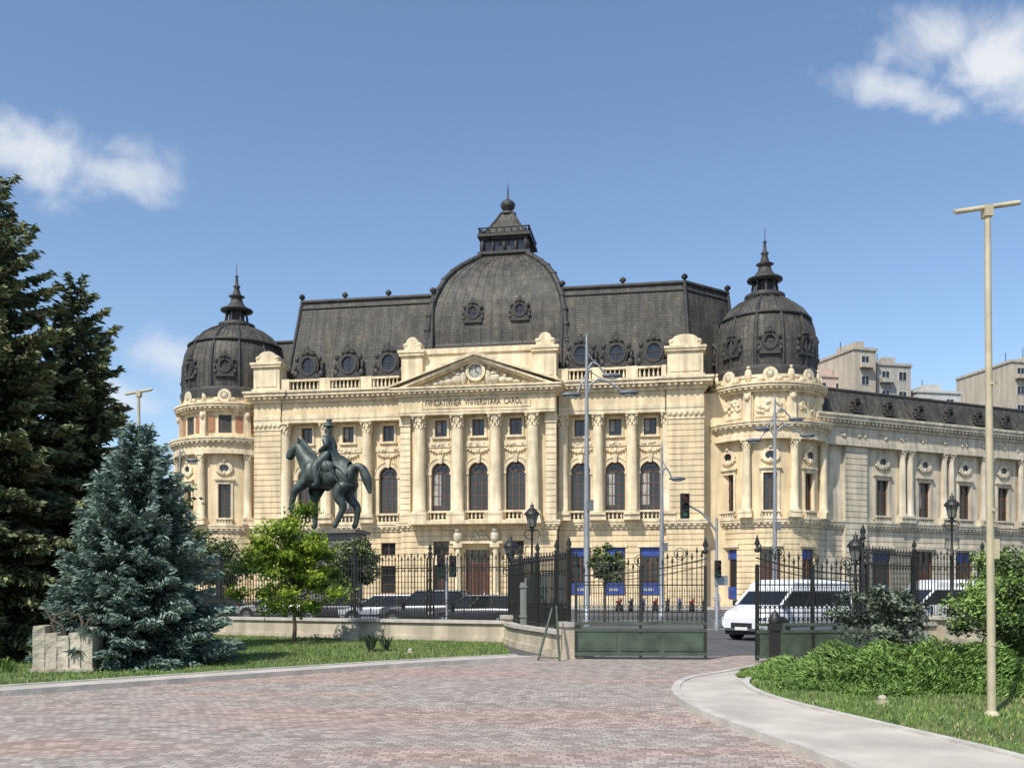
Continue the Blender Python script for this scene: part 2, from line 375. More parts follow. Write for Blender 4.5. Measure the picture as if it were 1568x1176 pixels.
b=MB()
for u0,u1,v,e in ((-24.4,-21.3,-.1,1),(-21.2,CU0-.1,.05,0),(CU1+.1,20.2,.05,0),(20.3,24.1,-.1,1)):
    b.box(u0,u1,v+.05,1.85,20.0,20.35,S2); b.box(u0,u1,v,1.85,20.35,20.75,S2); b.box(u0,u1,v+.1,1.85,20.75,22.2,S)
    cornice(b,u0,u1,v+.05,22.2,23.4,.95,S2,True,1.9,e)
v=-2.15
b.box(CU0,CU1,v+.05,-.4,20.0,20.25,S2); b.box(CU0,CU1,v,-.4,20.25,20.5,S2); b.box(CU0,CU1,v+.08,-.4,20.5,21.9,S)
b.box(-4.9,6.6,v+.0,v+.08,20.6,20.68,S2); b.box(-4.9,6.6,v,v+.08,21.7,21.78,S2)
b.box(-4.9,-4.8,v,v+.08,20.68,21.7,S2); b.box(6.5,6.6,v,v+.08,20.68,21.7,S2)
cornice(b,CU0,CU1,v+.05,21.9,22.8,.8,S2,True,1.9,1)
L,R,AZ=CU0-.85,CU1+.85,26.25
b.plate([(L+1.2,22.8),(R-1.2,22.8),(CM,AZ-.55)],v+.35,v+2.4,S)
for sg,E in ((-1,L),(1,R)):
    for off,th,pr in ((0,.35,.85),(-.35,.3,.6),(-.65,.22,.3)):
        zt=off
        q=[(E,22.95+zt+ (0 if off==0 else .25)),(CM,AZ+zt),(CM,AZ+zt-th),(E,22.95+zt-(.15 if off==0 else 0))]
        if off<0:
            k=(-off)*2.6
            q=[(E-sg*k,22.82),(CM,AZ+off),(CM,AZ+off-th),(E-sg*(k+th*2.4),22.82)]
        b.plate(q,v-pr+.05,v+2.2-off*.01,S2)
lib('entablature_and_pediment',b)
b=MB()
v=-1.8
b.ring(CM,24.35,.72,1.02,v-.45,v,mat=S2,n=24); b.disc(CM,24.35,.74,v-.3,CU,24)
b.tube((CM,v-.34,24.35),(CM,v-.34,24.9),.04,mat=ZN,n=4); b.tube((CM,v-.34,24.35),(CM+.3,v-.34,24.2),.04,mat=ZN,n=4)
for i in range(12):
    a=i*pi/6; b.cb(CM+.6*cos(a),v-.33,24.35+.6*sin(a),.07,.03,.07,ZN)
for sg in (-1,1):
    for x,z,rx,rz in ((1.3,23.75,.4,.8),(1.45,24.75,.25,.28),(2.0,23.6,.65,.5),(2.3,24.35,.24,.26),(2.9,23.4,.6,.35),(3.6,23.35,.5,.3),(4.3,23.2,.5,.22),(1.9,24.1,.45,.25),(3.1,23.8,.3,.25),(5.1,23.1,.4,.15)):
        b.ell(CM+sg*x,v-.1,z,rx,.35,rz,RE,8,5)
relief(b,CM,23.2,9,.3,v-.1,40,RE,.2)
lib('pediment_clock_and_figures',b)
cu=bpy.data.curves.new('inscription','FONT'); cu.body='FVNDATIVNEA  VNIVERSITARA  CAROL  I'; cu.size=.88; cu.extrude=.03; cu.align_x='CENTER'; cu.align_y='CENTER'
to=bpy.data.objects.new('inscription_tmp',cu); COL.objects.link(to)
bpy.context.view_layer.update()
me=bpy.data.meshes.new_from_object(to.evaluated_get(bpy.context.evaluated_depsgraph_get())); bpy.data.objects.remove(to)
xs=[q.co.x for q in me.vertices]; sc=10.6/(max(xs)-min(xs))
me.materials.clear(); me.materials.append(LET)
o=bpy.data.objects.new('inscription',me); COL.objects.link(o); o.parent=LIB; o.location=(.85,-2.09,21.17); o.rotation_euler=(pi/2,0,0); o.scale=(sc,1,1)

b=MB()
for cs,u0,u1 in ((LC,-21.3,CU0),(RC,CU1,20.3)):
    xs=[u0]+[c for c in cs[1:3]]+[u1]
    for i in range(3): balus(b,xs[i]+.6,xs[i+1]-.6,.4,23.4,1.35)
    for c in cs: 
        b.box(max(u0,c-.6),min(u1,c+.6),.15,.75,23.4,24.8,S2)
attic_block(b,-24.4,-21.4,-.1,23.4,27.8); attic_block(b,20.4,24.0,-.1,23.4,27.7)
attic_block(b,-7.4,-5.1,-.9,23.4,28.4); attic_block(b,6.75,9.1,-.9,23.4,28.3)
b.box(-5.2,6.8,-.4,.6,22.9,27.0,S2); b.box(-5.3,6.9,-.6,.8,26.7,27.2,S2)
lib('attic_balustrade_and_blocks',b)

# --- mansard roofs either side of the central dome
b=MB()
def mansard(bp_,tp,skip):
    A=[(x,y,22.9) for x,y in bp_]; B=[(x,y,34.3) for x,y in tp]; n_=len(A)
    b.loft(A,B,RF,True)
    for i in range(n_):
        p0=Vector(B[i]);p1=Vector(B[(i+1)%n_])
        if i not in skip:
            b.tube(p0,p1,.24,n=8,mat=ZN)
            q0=Vector(A[i]).lerp(p0,.93);q1=Vector(A[(i+1)%n_]).lerp(p1,.93); b.tube(q0,q1,.14,n=6,mat=ZN)
            n=int((p1-p0).length/4.5)
            for k in range(n+1):
                q=p0.lerp(p1,k/max(1,n)); b.lathe(q.x,q.y,[(.1,q.z),(.14,q.z+.3),(.36,q.z+.5),(.3,q.z+.75),(0.02,q.z+.95)],8,ZN)
            a0,a1=Vector(A[i]),Vector(A[(i+1)%n_]); n=int((p1-p0).length/1.4)
            for k in range(1,n): b.tube(a0.lerp(a1,k/n),p0.lerp(p1,k/n),.045,n=4,mat=ZN,cap=False)
        b.tube(A[i],B[i],.2,n=8,mat=ZN)
mansard([(-21.9,2.2),(-5.0,2.2),(-5.0,22),(-21.9,22)],[(-20.4,3.9),(-5.2,3.9),(-5.2,20),(-20.4,20)],(1,))
mansard([(9.2,2.2),(22.9,2.2),(28.3,7.9),(28.3,22),(9.2,22)],[(9.2,3.9),(22.2,3.9),(26.9,8.5),(26.9,20),(9.2,20)],(4,))
for u in (-19.0,-14.35,-9.75,11.4,15.1,19.0):
    b.xf=fr(u,2.35,26.7,0); dormer(b,1.22)
b.xf=None
for x0,x1 in ((-29.5,-21),):
    a=[(x0,5,21.9),(x1,5,21.9),(x1,20,21.9),(x0,20,21.9)]; c=[(x0,6.4,30.6),(x1,6.4,30.6),(x1,18,30.6),(x0,18,30.6)]
    b.loft(a,c,RF,True); b.tube(c[0],c[1],.2,n=6,mat=ZN)
a=[(24,4,21.9),(33,8,21.9),(33,20,21.9),(24,20,21.9)]; c=[(24,5.5,30.3),(32,9,30.3),(32,18,30.3),(24,18,30.3)]
b.loft(a,c,RF,True)
lib('mansard_roof',b)

# --- central dome
b=MB()
DX,DY=2.0,11.1
zs_=lambda z: z if z<28 else 28+(z-28)*.90
prof=[(h,zs_(z)) for h,z in [(7.8,25.5),(7.8,28.4),(7.65,28.9),(7.6,30.6),(7.42,32.4),(7.1,34.2),(6.62,35.8),(6.0,37.3),(5.2,38.6),(4.35,39.6),(3.45,40.5),(2.7,41.2)]]
def sq(h,z): return [(DX-h,DY-h,z),(DX+h,DY-h,z),(DX+h,DY+h,z),(DX-h,DY+h,z)]
NS=8
def sqn(h,z):
    r=[]
    c=sq(h,z)
    for i in range(4):
        p=Vector(c[i]);q=Vector(c[(i+1)%4])
        for k in range(NS): r.append(tuple(p.lerp(q,k/NS)))
    return r
for i in range(len(prof)-1): b.loft(sqn(*prof[i]),sqn(*prof[i+1]),RF)
for k in range(4):
    pts=[sq(h+.05,z)[k] for h,z in prof]; b.path(pts,.34,8,ZN)
    for h,z in prof[2:-1]:
        p=sq(h+.1,z)[k]; b.ell(*p,.42,.42,.3,ZN)
for face in range(4):
    for t in np.linspace(-.84,.84,12):
        pts=[]
        for h,z in prof[2:]:
            q={0:(DX+t*h,DY-h-.02),1:(DX+h+.02,DY+t*h),2:(DX+t*h,DY+h+.02),3:(DX-h-.02,DY+t*h)}[face]; pts.append((q[0],q[1],z))
        b.path(pts,.04,4,ZN)
b.box(DX-8,DX+8,DY-8,DY+8,28.0,28.45,ZN)
for t in (-2.6,2.6):
    b.xf=fr(DX+t,DY-7.35,32.2,0); dormer(b,.85)
    b.xf=fr(DX+7.35,DY+t,32.2,pi/2); dormer(b,.85)
Q=.86
for h,z0,z1 in ((3.2,41.1,41.4),(3.5,41.4,41.75),(2.7,41.75,43.4),(3.1,43.4,43.65),(3.55,43.65,44.0)):
    h*=Q; b.xf=None; b.box(DX-h,DX+h,DY-h,DY+h,zs_(z0),zs_(z1),ZN)
for face in range(4):
    ff=fr(DX,DY,0,face*pi/2)
    b.xf=(lambda f:(lambda u,v,z:f(u*Q,v*Q,zs_(z))))(ff)
    for k in range(-2,3):
        b.box(k*1.15-.42,k*1.15+.42,-2.75,-2.7,42.0,43.1,GL)
    for k in range(-3,4):
        b.lathe(k*.98,-3.3,[(.15,44.0),(.1,44.2),(.2,44.4),(.06,44.62),(.1,44.75)],6,ZN)
    for k in (-3.1,-1.55,0,1.55,3.1): b.ell(k,-2.9,42.6,.24,.24,.8,ZN)
    b.box(-3.5,3.5,-3.45,-3.2,44.7,44.8,ZN)
b.xf=None
lp=[(h*Q,zs_(z)) for h,z in [(3.2,44.0),(2.7,44.5),(2.0,45.4),(1.4,46.4),(.95,47.2),(.8,47.5)]]
for i in range(len(lp)-1): b.loft(sqn(*lp[i]),sqn(*lp[i+1]),RF)
for k in range(4): b.path([sq(h,z)[k] for h,z in lp],.14,6,ZN)
b.lathe(DX,DY,[(h,zs_(z)) for h,z in [(1.0,47.4),(1.0,47.65),(.45,47.8),(.45,48.0),(.75,48.3),(.88,48.7),(.75,49.1),(.4,49.35),(.12,49.6),(.1,50.2),(.03,51.6)]],14,ZN)
lib('central_dome',b)

# --- corner rotundas
def rotunda(name,cx,cy,R,phi0,rd,win,m=S):
    b=MB(); b.seg=.6
    b.xf=lambda u,v,z:(cx+(R-v)*sin(u/R+phi0),cy-(R-v)*cos(u/R+phi0),z)
    U=R*pi; bay=R*pi/4; K=[k*bay for k in range(-3,4)]
    b.box(-U,U,-.2,.5,0,.8,S2)
    rustic(b,-U,U,.8,8.1,0,.6,[(u,2.0,.8,5.9,0) for u in K],m)
    for i,u in enumerate(K):
        b.box(u-1,u+1,.4,.45,.8,5.9,GL)
        if i==3: b.box(u-.9,u+.9,.3,.39,.8,4.6,DR)
        else: b.box(u-.9,u+.9,.3,.39,.9,2.1,BL); b.box(u-.9,u+.9,.3,.39,4.9,5.8,BL)
        b.box(u-1,u-.9,.25,.4,.8,5.9,FR); b.box(u+.9,u+1,.25,.4,.8,5.9,FR); b.box(u-.05,u+.05,.25,.4,.8,5.9,FR)
        b.box(u-1.25,u+1.25,-.15,0,6.1,6.4,S2)
    cornice(b,-U,U,0,8.1,9.0,.45,S2,True,.5,0)
    wall(b,-U,U,9.0,17.0,0,.6,[(u,1.35,9.5,13.5,0) for u in K],m)
    for u in K:
        glaze(b,u,1.35,9.5,13.5,.35,False,3,2); rectwin(b,u,0,1.35,9.5,13.5)
        b.ring(u,15.25,.42,.74,-.22,0,n=14,mat=S2,sx=1.2); b.disc(u,15.25,.44,-.03,GL,14,1.2)
        b.ell(u,-.2,16.05,.25,.2,.2,S2); garland(b,u,14.55,1.6,-.1)
        balus(b,u-.9,u+.9,-.3,9.0,.75,S2,.3,.25)
    for k in range(-4,4):
        u=(k+.5)*bay; b.box(u-.6,u+.6,-.95,0,9,9.5,S2); column(b,u,-.45,9.5,16.8,.4,.9)
    b.box(-U,U,-.85,.5,16.8,17.3,S2); b.box(-U,U,-.75,.5,17.3,17.75,m)
    cornice(b,-U,U,-.7,17.75,18.6,.6,S2,True,1.2,0)
    wall(b,-U,U,18.6,21.6,.2,.8,[(u,1.5,19.2,21.2,0) for u in K] if win else [],m)
    for i,u in enumerate(K):
        if win:
            glaze(b,u,1.5,19.2,21.2,.55,False,1,2)
            for s in (-1,1):
                b.box(u+s*1.55-.4,u+s*1.55+.4,.12,.2,19.3,21.1,BR); 
        else:
            b.box(u-1.5,u+1.5,.1,.2,19.1,21.2,S2); relief(b,u,20.2,2.3,1.2,.05,16,S2,.3)
            b.box(u-2.1,u-1.7,.0,.2,18.9,21.4,S2); b.box(u+1.7,u+2.1,0,.2,18.9,21.4,S2)
    for k in range(-4,4):
        u=(k+.5)*bay; b.box(u-.35,u+.35,-.25,.2,18.6,21.6,S2); b.ell(u,-.3,21.1,.3,.25,.4,S2)
    cornice(b,-U,U,0,21.6,22.5,.75,S2,True,1.2,0)
    b.box(-U,U,.1,.6,22.5,23.1,S2); b.box(-U,U,0,.7,23.1,23.35,S2)
    for k in range(-7,8):
        u=k*bay/2
        if k%2: b.ell(u,.15,23.3,.45,.3,.75,S2); b.ell(u,.15,24.1,.2,.2,.2,S2)
        else:
            b.ring(u,23.3,.4,.75,-.1,.3,n=12,mat=S2); b.ell(u,0,23.3,.4,.2,.4,RE); b.ell(u-.9,.1,22.9,.45,.25,.3,S2); b.ell(u+.9,.1,22.9,.45,.25,.3,S2)
    b.seg=None
    zq=lambda z: z if z<24.4 else 24.4+(z-24.4)*.94
    b.xf=lambda x,y,z:(x,y,zq(z))
    b.lathe(cx,cy,[(R-.3,17.5),(R-.3,23),(rd+.35,23.2),(rd+.35,24.1),(rd+.15,24.4)],32,ZN,False)
    pr=[(rd,24.4),(rd*1.01,25.8),(rd*.995,27.4),(rd*.95,29),(rd*.86,30.4),(rd*.73,31.4),(rd*.55,32.2),(rd*.38,32.7),(1.75,32.9)]
    b.lathe(cx,cy,pr,48,RF)
    for k in range(12):
        a=k*pi/6+phi0+pi/12; b.path([(cx+(r+.03)*cos(a),cy+(r+.03)*sin(a),z) for r,z in pr],.16,6,ZN)
    for k in range(60):
        a=k*2*pi/60+phi0; b.path([(cx+(r+.01)*cos(a),cy+(r+.01)*sin(a),z) for r,z in pr],.035,4,ZN)
    b.lathe(cx,cy,[(rd*.9,30.1),(rd*.93,30.25),(rd*.86,30.5)],48,ZN)
    for k in range(8):
        a=phi0+k*pi/4
        b.xf=fr(cx+(rd-.15)*sin(a),cy-(rd-.15)*cos(a),26.7,a); dormer(b,.88)
    b.xf=lambda x,y,z:(x,y,zq(z))
    b.lathe(cx,cy,[(1.9,32.7),(2.1,32.95),(2.1,33.3),(1.5,33.4),(1.5,33.6)],16,ZN)
    b.lathe(cx,cy,[(.9,33.6),(.9,34.9)],10,ZN)
    for k in range(8):
        a=k*pi/4; b.tube((cx+1.35*cos(a),cy+1.35*sin(a),33.5),(cx+1.15*cos(a),cy+1.15*sin(a),34.9),.14,mat=ZN)
    b.lathe(cx,cy,[(1.3,34.8),(1.85,35.0),(1.85,35.2),(1.2,35.5),(.75,36.1),(.6,36.7),(.95,36.85),(.5,37.1),(.28,37.9),(.45,38.1),(.22,38.3),(.12,39.2),(.22,39.35),(.05,39.6),(.03,40.9)],14,ZN)
    b.xf=None
    return lib(name,b)
rotunda('corner_rotunda_right',30.55,5.11,5.6,0.0,5.15,False)
rotunda('corner_rotunda_left',-29.4,6.2,6.2,.237,5.95,True)

# --- long right wing
b=MB(); wf=fr(36.4,4.07,0,math.radians(34)); b.xf=wf
T=62; wt=[8+6.2*k for k in range(9)]
rustic(b,-2,T,.8,8.1,0,.6,[(t,2.7,.8,6.0,0) for t in wt],WS); b.box(-2,T,-.15,.6,0,.8,WS)
rustic(b,2.5,5.5,.8,16.8,-.45,0,[],WS,.62)
for i,t in enumerate(wt):
    b.box(t-1.35,t+1.35,.4,.45,.8,6,GL)
    if i%2==0: b.box(t-1.2,t+1.2,.3,.39,.9,2.3,BL); b.box(t-1.2,t+1.2,.3,.39,4.9,5.9,BL)
    else: b.box(t-1.2,t+1.2,.3,.39,.8,3.6,DR)
    for x in (-1.35,-.45,.35,1.25): b.box(t+x,t+x+.1,.26,.4,.8,6,FR)
    b.box(t-1.6,t+1.6,-.3,0,6.2,6.5,WS)
cornice(b,-2,T,0,8.1,9.0,.5,WS,True,.6,0)
wall(b,-2,T,9,17,0,.6,[(t,1.8,9.5,13.5,0) for t in wt],WS)
for i,t in enumerate(wt):
    glaze(b,t,1.8,9.5,13.5,.35,False,3,2,i%3==1); rectwin(b,t,0,1.8,9.5,13.5,WS)
    b.ring(t,15.4,.4,.75,-.22,0,n=14,mat=WS,sx=1.25); b.disc(t,15.4,.42,-.03,GL,14,1.25); garland(b,t,14.7,1.8,-.1,WS)
    balus(b,t-1.2,t+1.2,-.3,9.0,.7,WS,.3,.25)
    for x in (3.1-.55,3.1+.55): b.box(t+x-.5,t+x+.5,-.8,0,9,9.5,WS); column(b,t+x,-.42,9.5,16.8,.36,.85,WS)
b.box(-2,T,-.8,.6,16.8,17.3,WS); b.box(-2,T,-.7,.6,17.3,18.7,WS); cornice(b,-2,T,-.7,18.7,19.9,.8,WS,True,1.4,0)
for t in range(0,60,3): relief(b,t+1.5,18.0,1.2,.5,-.75,5,WS,.18)
for t in (12.5,19.6,27.2,35): b.box(t,t+.9,-.35,-.02,8.95,9.5,CU); b.ring(t+.45,9.22,.12,.2,-.37,-.35,n=10,mat=ZN)
b.box(-2,T,.6,16,0,19,WS)
q=[(-2,.3),(T,.3),(T,16),(-2,16)]; q2=[(-2,1.7),(T-1.5,1.7),(T-1.5,14.5),(-2,14.5)]
b.loft([(x,y,19.9) for x,y in q],[(x,y,23.1) for x,y in q2],RF,True)
b.tube((-2,1.7,23.1),(T-1.5,1.7,23.1),.18,mat=ZN)
for k in range(12):
    t=5+4.6*k; b.xf=(lambda f,t:(lambda u,v,z:f(u+t,v+.7,z+21.4)))(wf,t); dormer(b,.55)
b.xf=wf
for k in range(60): b.tube((k,.3,19.95),(k,1.7,23.1),.04,n=4,mat=ZN,cap=False)
b.box(-2,3,1,9,19.9,20.2,ZN)
lib('side_wing',b)

# ================================================================ background apartment buildings
PINK=mat('pink_plaster',(.5,.38,.33),.9,var=.1); GREY=mat('grey_plaster',(.42,.39,.34),.9,var=.15,streak=.25); WHT=mat('white_plaster',(.55,.54,.5),.9,var=.1,streak=.2); BEI=mat('beige_plaster',(.48,.42,.33),.9,var=.12,streak=.25)
def block(name,px,y,w,d,h,m,rz=0.2):
    b=MB(); b.box(-w/2,w/2,0,d,0,h,0); b.box(-w/2-.2,w/2+.2,-.2,d,h,h+.4,0)
    b.box(-w*.2,w*.15,1,d*.6,h+.4,h+1.6,0)
    nz=int(h/3.1); nx=max(1,int(w/2.9))
    for j in range(nz):
        for i in range(nx):
            x=-w/2+(i+.5)*w/nx; z=h-2.3-j*3.1
            b.box(x-.75,x+.75,-.06,-.002,z,z+1.5,2); b.box(x-.62,x+.62,-.09,-.062,z+.12,z+1.38,1)
            b.box(x-.03,x+.03,-.12,-.092,z+.12,z+1.38,2)
            if (i+j)%3==0: b.box(x-1.1,x+1.1,-.9,-.1,z-.5,z+.2,0)
    for k in range(nx):
        x=-w/2+(k+.3)*w/nx; b.tube((x,d/2,h+.4),(x,d/2,h+2.5+k%3),.06,mat=3,n=4)
    make(name,b,[m,GLASS,WHT,ZINC],None,(px,y,0),rz)
block('apartment_building',50.5,150,6,12,35.5,PINK)
block('apartment_building',54.8,147,4.0,10,39,BEI,.3)
block('apartment_building',60.5,150,6,12,37.3,GREY)
block('apartment_building',68.5,152,8,12,33.4,WHT)
block('apartment_building',78.5,160,6,12,31.2,GREY)
block('apartment_building',90.5,160,14,14,40,BEI)
block('apartment_building',-88,160,30,14,24,BEI,-.2)
block('apartment_building',-60,175,18,14,20,GREY,-.2)
block('apartment_building',-125,150,26,14,27,WHT,-.3)

# ================================================================ ground
def plazamat():
    m,nt,b=nt_new('stone_setts')
    tc=N(nt,'ShaderNodeTexCoord'); mp=N(nt,'ShaderNodeMapping'); mp.inputs['Rotation'].default_value=(0,0,.12)
    nt.links.new(tc.outputs['Object'],mp.inputs[0])
    nd=N(nt,'ShaderNodeTexNoise'); nd.inputs['Scale'].default_value=.25; nt.links.new(tc.outputs['Object'],nd.inputs['Vector'])
    vm=N(nt,'ShaderNodeVectorMath',operation='MULTIPLY_ADD'); nt.links.new(nd.outputs['Color'],vm.inputs[0]); vm.inputs[1].default_value=(1.2,1.2,0); nt.links.new(mp.outputs[0],vm.inputs[2])
    br=N(nt,'ShaderNodeTexBrick'); nt.links.new(vm.outputs[0],br.inputs['Vector']); br.inputs['Scale'].default_value=1
    br.inputs['Brick Width'].default_value=.13; br.inputs['Row Height'].default_value=.12; br.inputs['Mortar Size'].default_value=.008; br.inputs['Mortar Smooth'].default_value=.3
    br.inputs['Color1'].default_value=(.26,.20,.17,1); br.inputs['Color2'].default_value=(.45,.37,.32,1); br.inputs['Mortar'].default_value=(.23,.20,.175,1)
    n=N(nt,'ShaderNodeTexNoise'); n.inputs['Scale'].default_value=.28; n.inputs['Detail'].default_value=5
    mpn=N(nt,'ShaderNodeMapping'); mpn.inputs['Scale'].default_value=(.5,1.6,1); nt.links.new(tc.outputs['Object'],mpn.inputs[0]); nt.links.new(mpn.outputs[0],n.inputs['Vector'])
    r=ramp(nt,n.outputs['Fac'],[(.40,(1.06,.96,.91)),(.50,(.98,1.02,1.02)),(.58,(.95,1.03,1.03)),(.66,(1.05,.98,.92))])
    c=mix(nt,br.outputs[0],r.outputs[0],1.0,'MULTIPLY')
    n2=N(nt,'ShaderNodeTexNoise'); n2.inputs['Scale'].default_value=2.2; n2.inputs['Detail'].default_value=7; n2.inputs['Roughness'].default_value=.7; nt.links.new(tc.outputs['Object'],n2.inputs['Vector'])
    r2=ramp(nt,n2.outputs['Fac'],[(.32,(.76,.76,.76)),(.68,(1.17,1.17,1.17))]); c=mix(nt,c,r2.outputs[0],1.0,'MULTIPLY')
    nt.links.new(c,b.inputs['Base Color']); b.inputs['Roughness'].default_value=.75
    bp=N(nt,'ShaderNodeBump'); bp.invert=True; bp.inputs['Strength'].default_value=.6; bp.inputs['Distance'].default_value=.02
    nt.links.new(br.outputs['Fac'],bp.inputs['Height']); nt.links.new(bp.outputs[0],b.inputs['Normal'])
    return m
PLAZA=plazamat()
ASPH=mat('asphalt',(.085,.083,.08),.9,var=.25,scale=.8,bump=.3,bscale=60)
CONC=mat('path_concrete',(.45,.41,.35),.9,var=.2,scale=1.2,bump=.2,bscale=40)
KERB=mat('kerb_stone',(.46,.43,.38),.9,var=.18,scale=3,bump=.2)
GRASS=mat('lawn_ground',(.095,.145,.04),.95,var=.4,scale=1.6,bump=.6,bscale=40)
PAVE=mat('pavement_slabs',(.30,.27,.23),.9,var=.12,scale=1)
PAINT=mat('road_paint',(.7,.7,.68),.7,var=.1)
def sheet(name,pts,z,m):
    b=MB(); b.add([(x,y,z) for x,y in pts],[tuple(range(len(pts)))]); return make(name,b,[m])
sheet('ground',[(-2500,-2500),(2500,-2500),(2500,2500),(-2500,2500)],0,ASPH)
sheet('paved_plaza',[(-45,-20),(45,-20),(45,24.3),(-45,24.3)],.006,PLAZA)
kl=[(-30,-4.5),(-16,7.6),(-8.0,14.8),(-4.87,17.95),(-2.6,20.2),(-.8,21.7),(.55,22.6)]
def offset(pl,d):
    out=[]
    for i,p in enumerate(pl):
        a=Vector(pl[max(0,i-1)]);c=Vector(pl[min(len(pl)-1,i+1)]);t=(c-a).normalized(); out.append((p[0]-t.y*d,p[1]+t.x*d))
    return out
def strip(name,pa,pb,z0,z1,m):
    b=MB()
    for i in range(len(pa)-1): b.prism([pa[i],pa[i+1],pb[i+1],pb[i]],z0,z1)
    return make(name,b,[m])
k2=offset(kl,.12); k3=offset(kl,.75); k4=offset(kl,.85)
strip('kerb',kl,k2,0,.10,KERB); strip('pavement_edge',k2,k3,0,.085,CONC); strip('kerb',k3,k4,0,.11,KERB)
LAWN_L=k4[:-1]+[(.0,23.2),(-.3,29.3),(-21.6,39.3),(-48,51.4),(-48,-4)]
sheet('lawn',LAWN_L,.07,GRASS)
def smooth(pl,k=4):
    out=[];n=len(pl)
    for i in range(n-1):
        p0=Vector(pl[max(0,i-1)]);p1=Vector(pl[i]);p2=Vector(pl[i+1]);p3=Vector(pl[min(n-1,i+2)])
        for j in range(k):
            t=j/k; out.append(tuple(.5*((2*p1)+(p2-p0)*t+(2*p0-5*p1+4*p2-p3)*t*t+(3*p1-p0-3*p2+p3)*t**3)))
    out.append(pl[-1]); return out
po=smooth([(6.9,21.9),(6.0,21.1),(4.9,19.6),(4.0,18.3),(3.1,17.0),(2.6,15.4),(2.42,13.8),(2.5,11.9),(2.75,10.2),(2.95,8.9),(3.3,5),(3.6,0),(3.8,-8)])
pi_=smooth([(8.0,20.2),(6.6,20.0),(5.6,19.0),(4.9,18.0),(4.3,16.9),(3.95,15.7),(3.85,14.3),(4.0,12.9),(4.25,11.6),(4.6,9.95),(4.8,8.8),(5.2,5),(5.6,0),(6,-8)])
o1=offset(po,.13); i1=offset(pi_,-.11)
strip('kerb',po,o1,0,.11,KERB); strip('concrete_path',o1,i1,0,.095,CONC); strip('kerb',i1,pi_,0,.125,KERB)
LAWN_R=pi_+[(30,-8),(40,26),(20,29.5),(14.2,29.2),(8.6,22.9),(8.2,22.2)]
sheet('lawn',LAWN_R,.08,GRASS)
b=MB(); b.box(-46,30,-11,-2,0,.13,0); b.box(-46,30,-11.2,-11,0,.14,1); make('pavement',b,[PAVE,KERB],None,(-4.28,100,0),TH)
b=MB()
b.box(-50,60,0,.15,0.004,.008)
for k in range(24): b.box(-50+5*k,-47.5+5*k,12,12.15,.004,.008)
for k in range(10): b.box(14+1.1*k,14.6+1.1*k,24,28,.004,.008)
make('road_markings',b,[PAINT],None,(0,42,0),-.1)

def inpoly(x,y,poly):
    ins=np.zeros(len(x),bool);j=len(poly)-1
    for i in range(len(poly)):
        xi,yi=poly[i];xj,yj=poly[j]
        if yi!=yj:
            c=((yi>y)!=(yj>y))&(x<(xj-xi)*(y-yi)/(yj-yi)+xi); ins^=c
        j=i
    return ins
GR=[leafmat('grass_green',(.12,.19,.04),.3,0),leafmat('grass_light',(.18,.245,.065),.3,0),leafmat('grass_dry',(.29,.26,.12),.3,0)]
def grass(name,poly,bb,n,z,seed):
    g=np.random.default_rng(seed); x=g.uniform(bb[0],bb[1],n);y=g.uniform(bb[2],bb[3],n)
    k=inpoly(x,y,poly);x=x[k];y=y[k];n=len(x)
    h=g.uniform(.025,.075,n);w=g.uniform(.007,.015,n);a=g.uniform(0,2*pi,n)
    v=np.zeros((n,3,3)); v[:,0]=np.stack([x-w*np.cos(a),y-w*np.sin(a),np.full(n,z)],1); v[:,1]=np.stack([x+w*np.cos(a),y+w*np.sin(a),np.full(n,z)],1)
    v[:,2]=np.stack([x+g.normal(0,.02,n),y+g.normal(0,.02,n),z+h],1)
    me=bpy.data.meshes.new(name); me.from_pydata(v.reshape(-1,3).tolist(),[],np.arange(3*n).reshape(-1,3).tolist())
    for m in GR: me.materials.append(m)
    patch=np.sin(x*1.1+2*np.sin(y*.7))+np.sin(y*1.7+x*.6)
    mi=np.where(g.random(n)<.07+.25*(patch>1.0),2,np.where(g.random(n)<.45,1,0)); me.polygons.foreach_set('material_index',mi.astype(int).tolist())
    o=bpy.data.objects.new(name,me); COL.objects.link(o)
grass('grass',LAWN_L,(-19,1,12,39),120000,.07,1)
grass('grass',LAWN_R,(3.8,16,7,28),90000,.08,2)

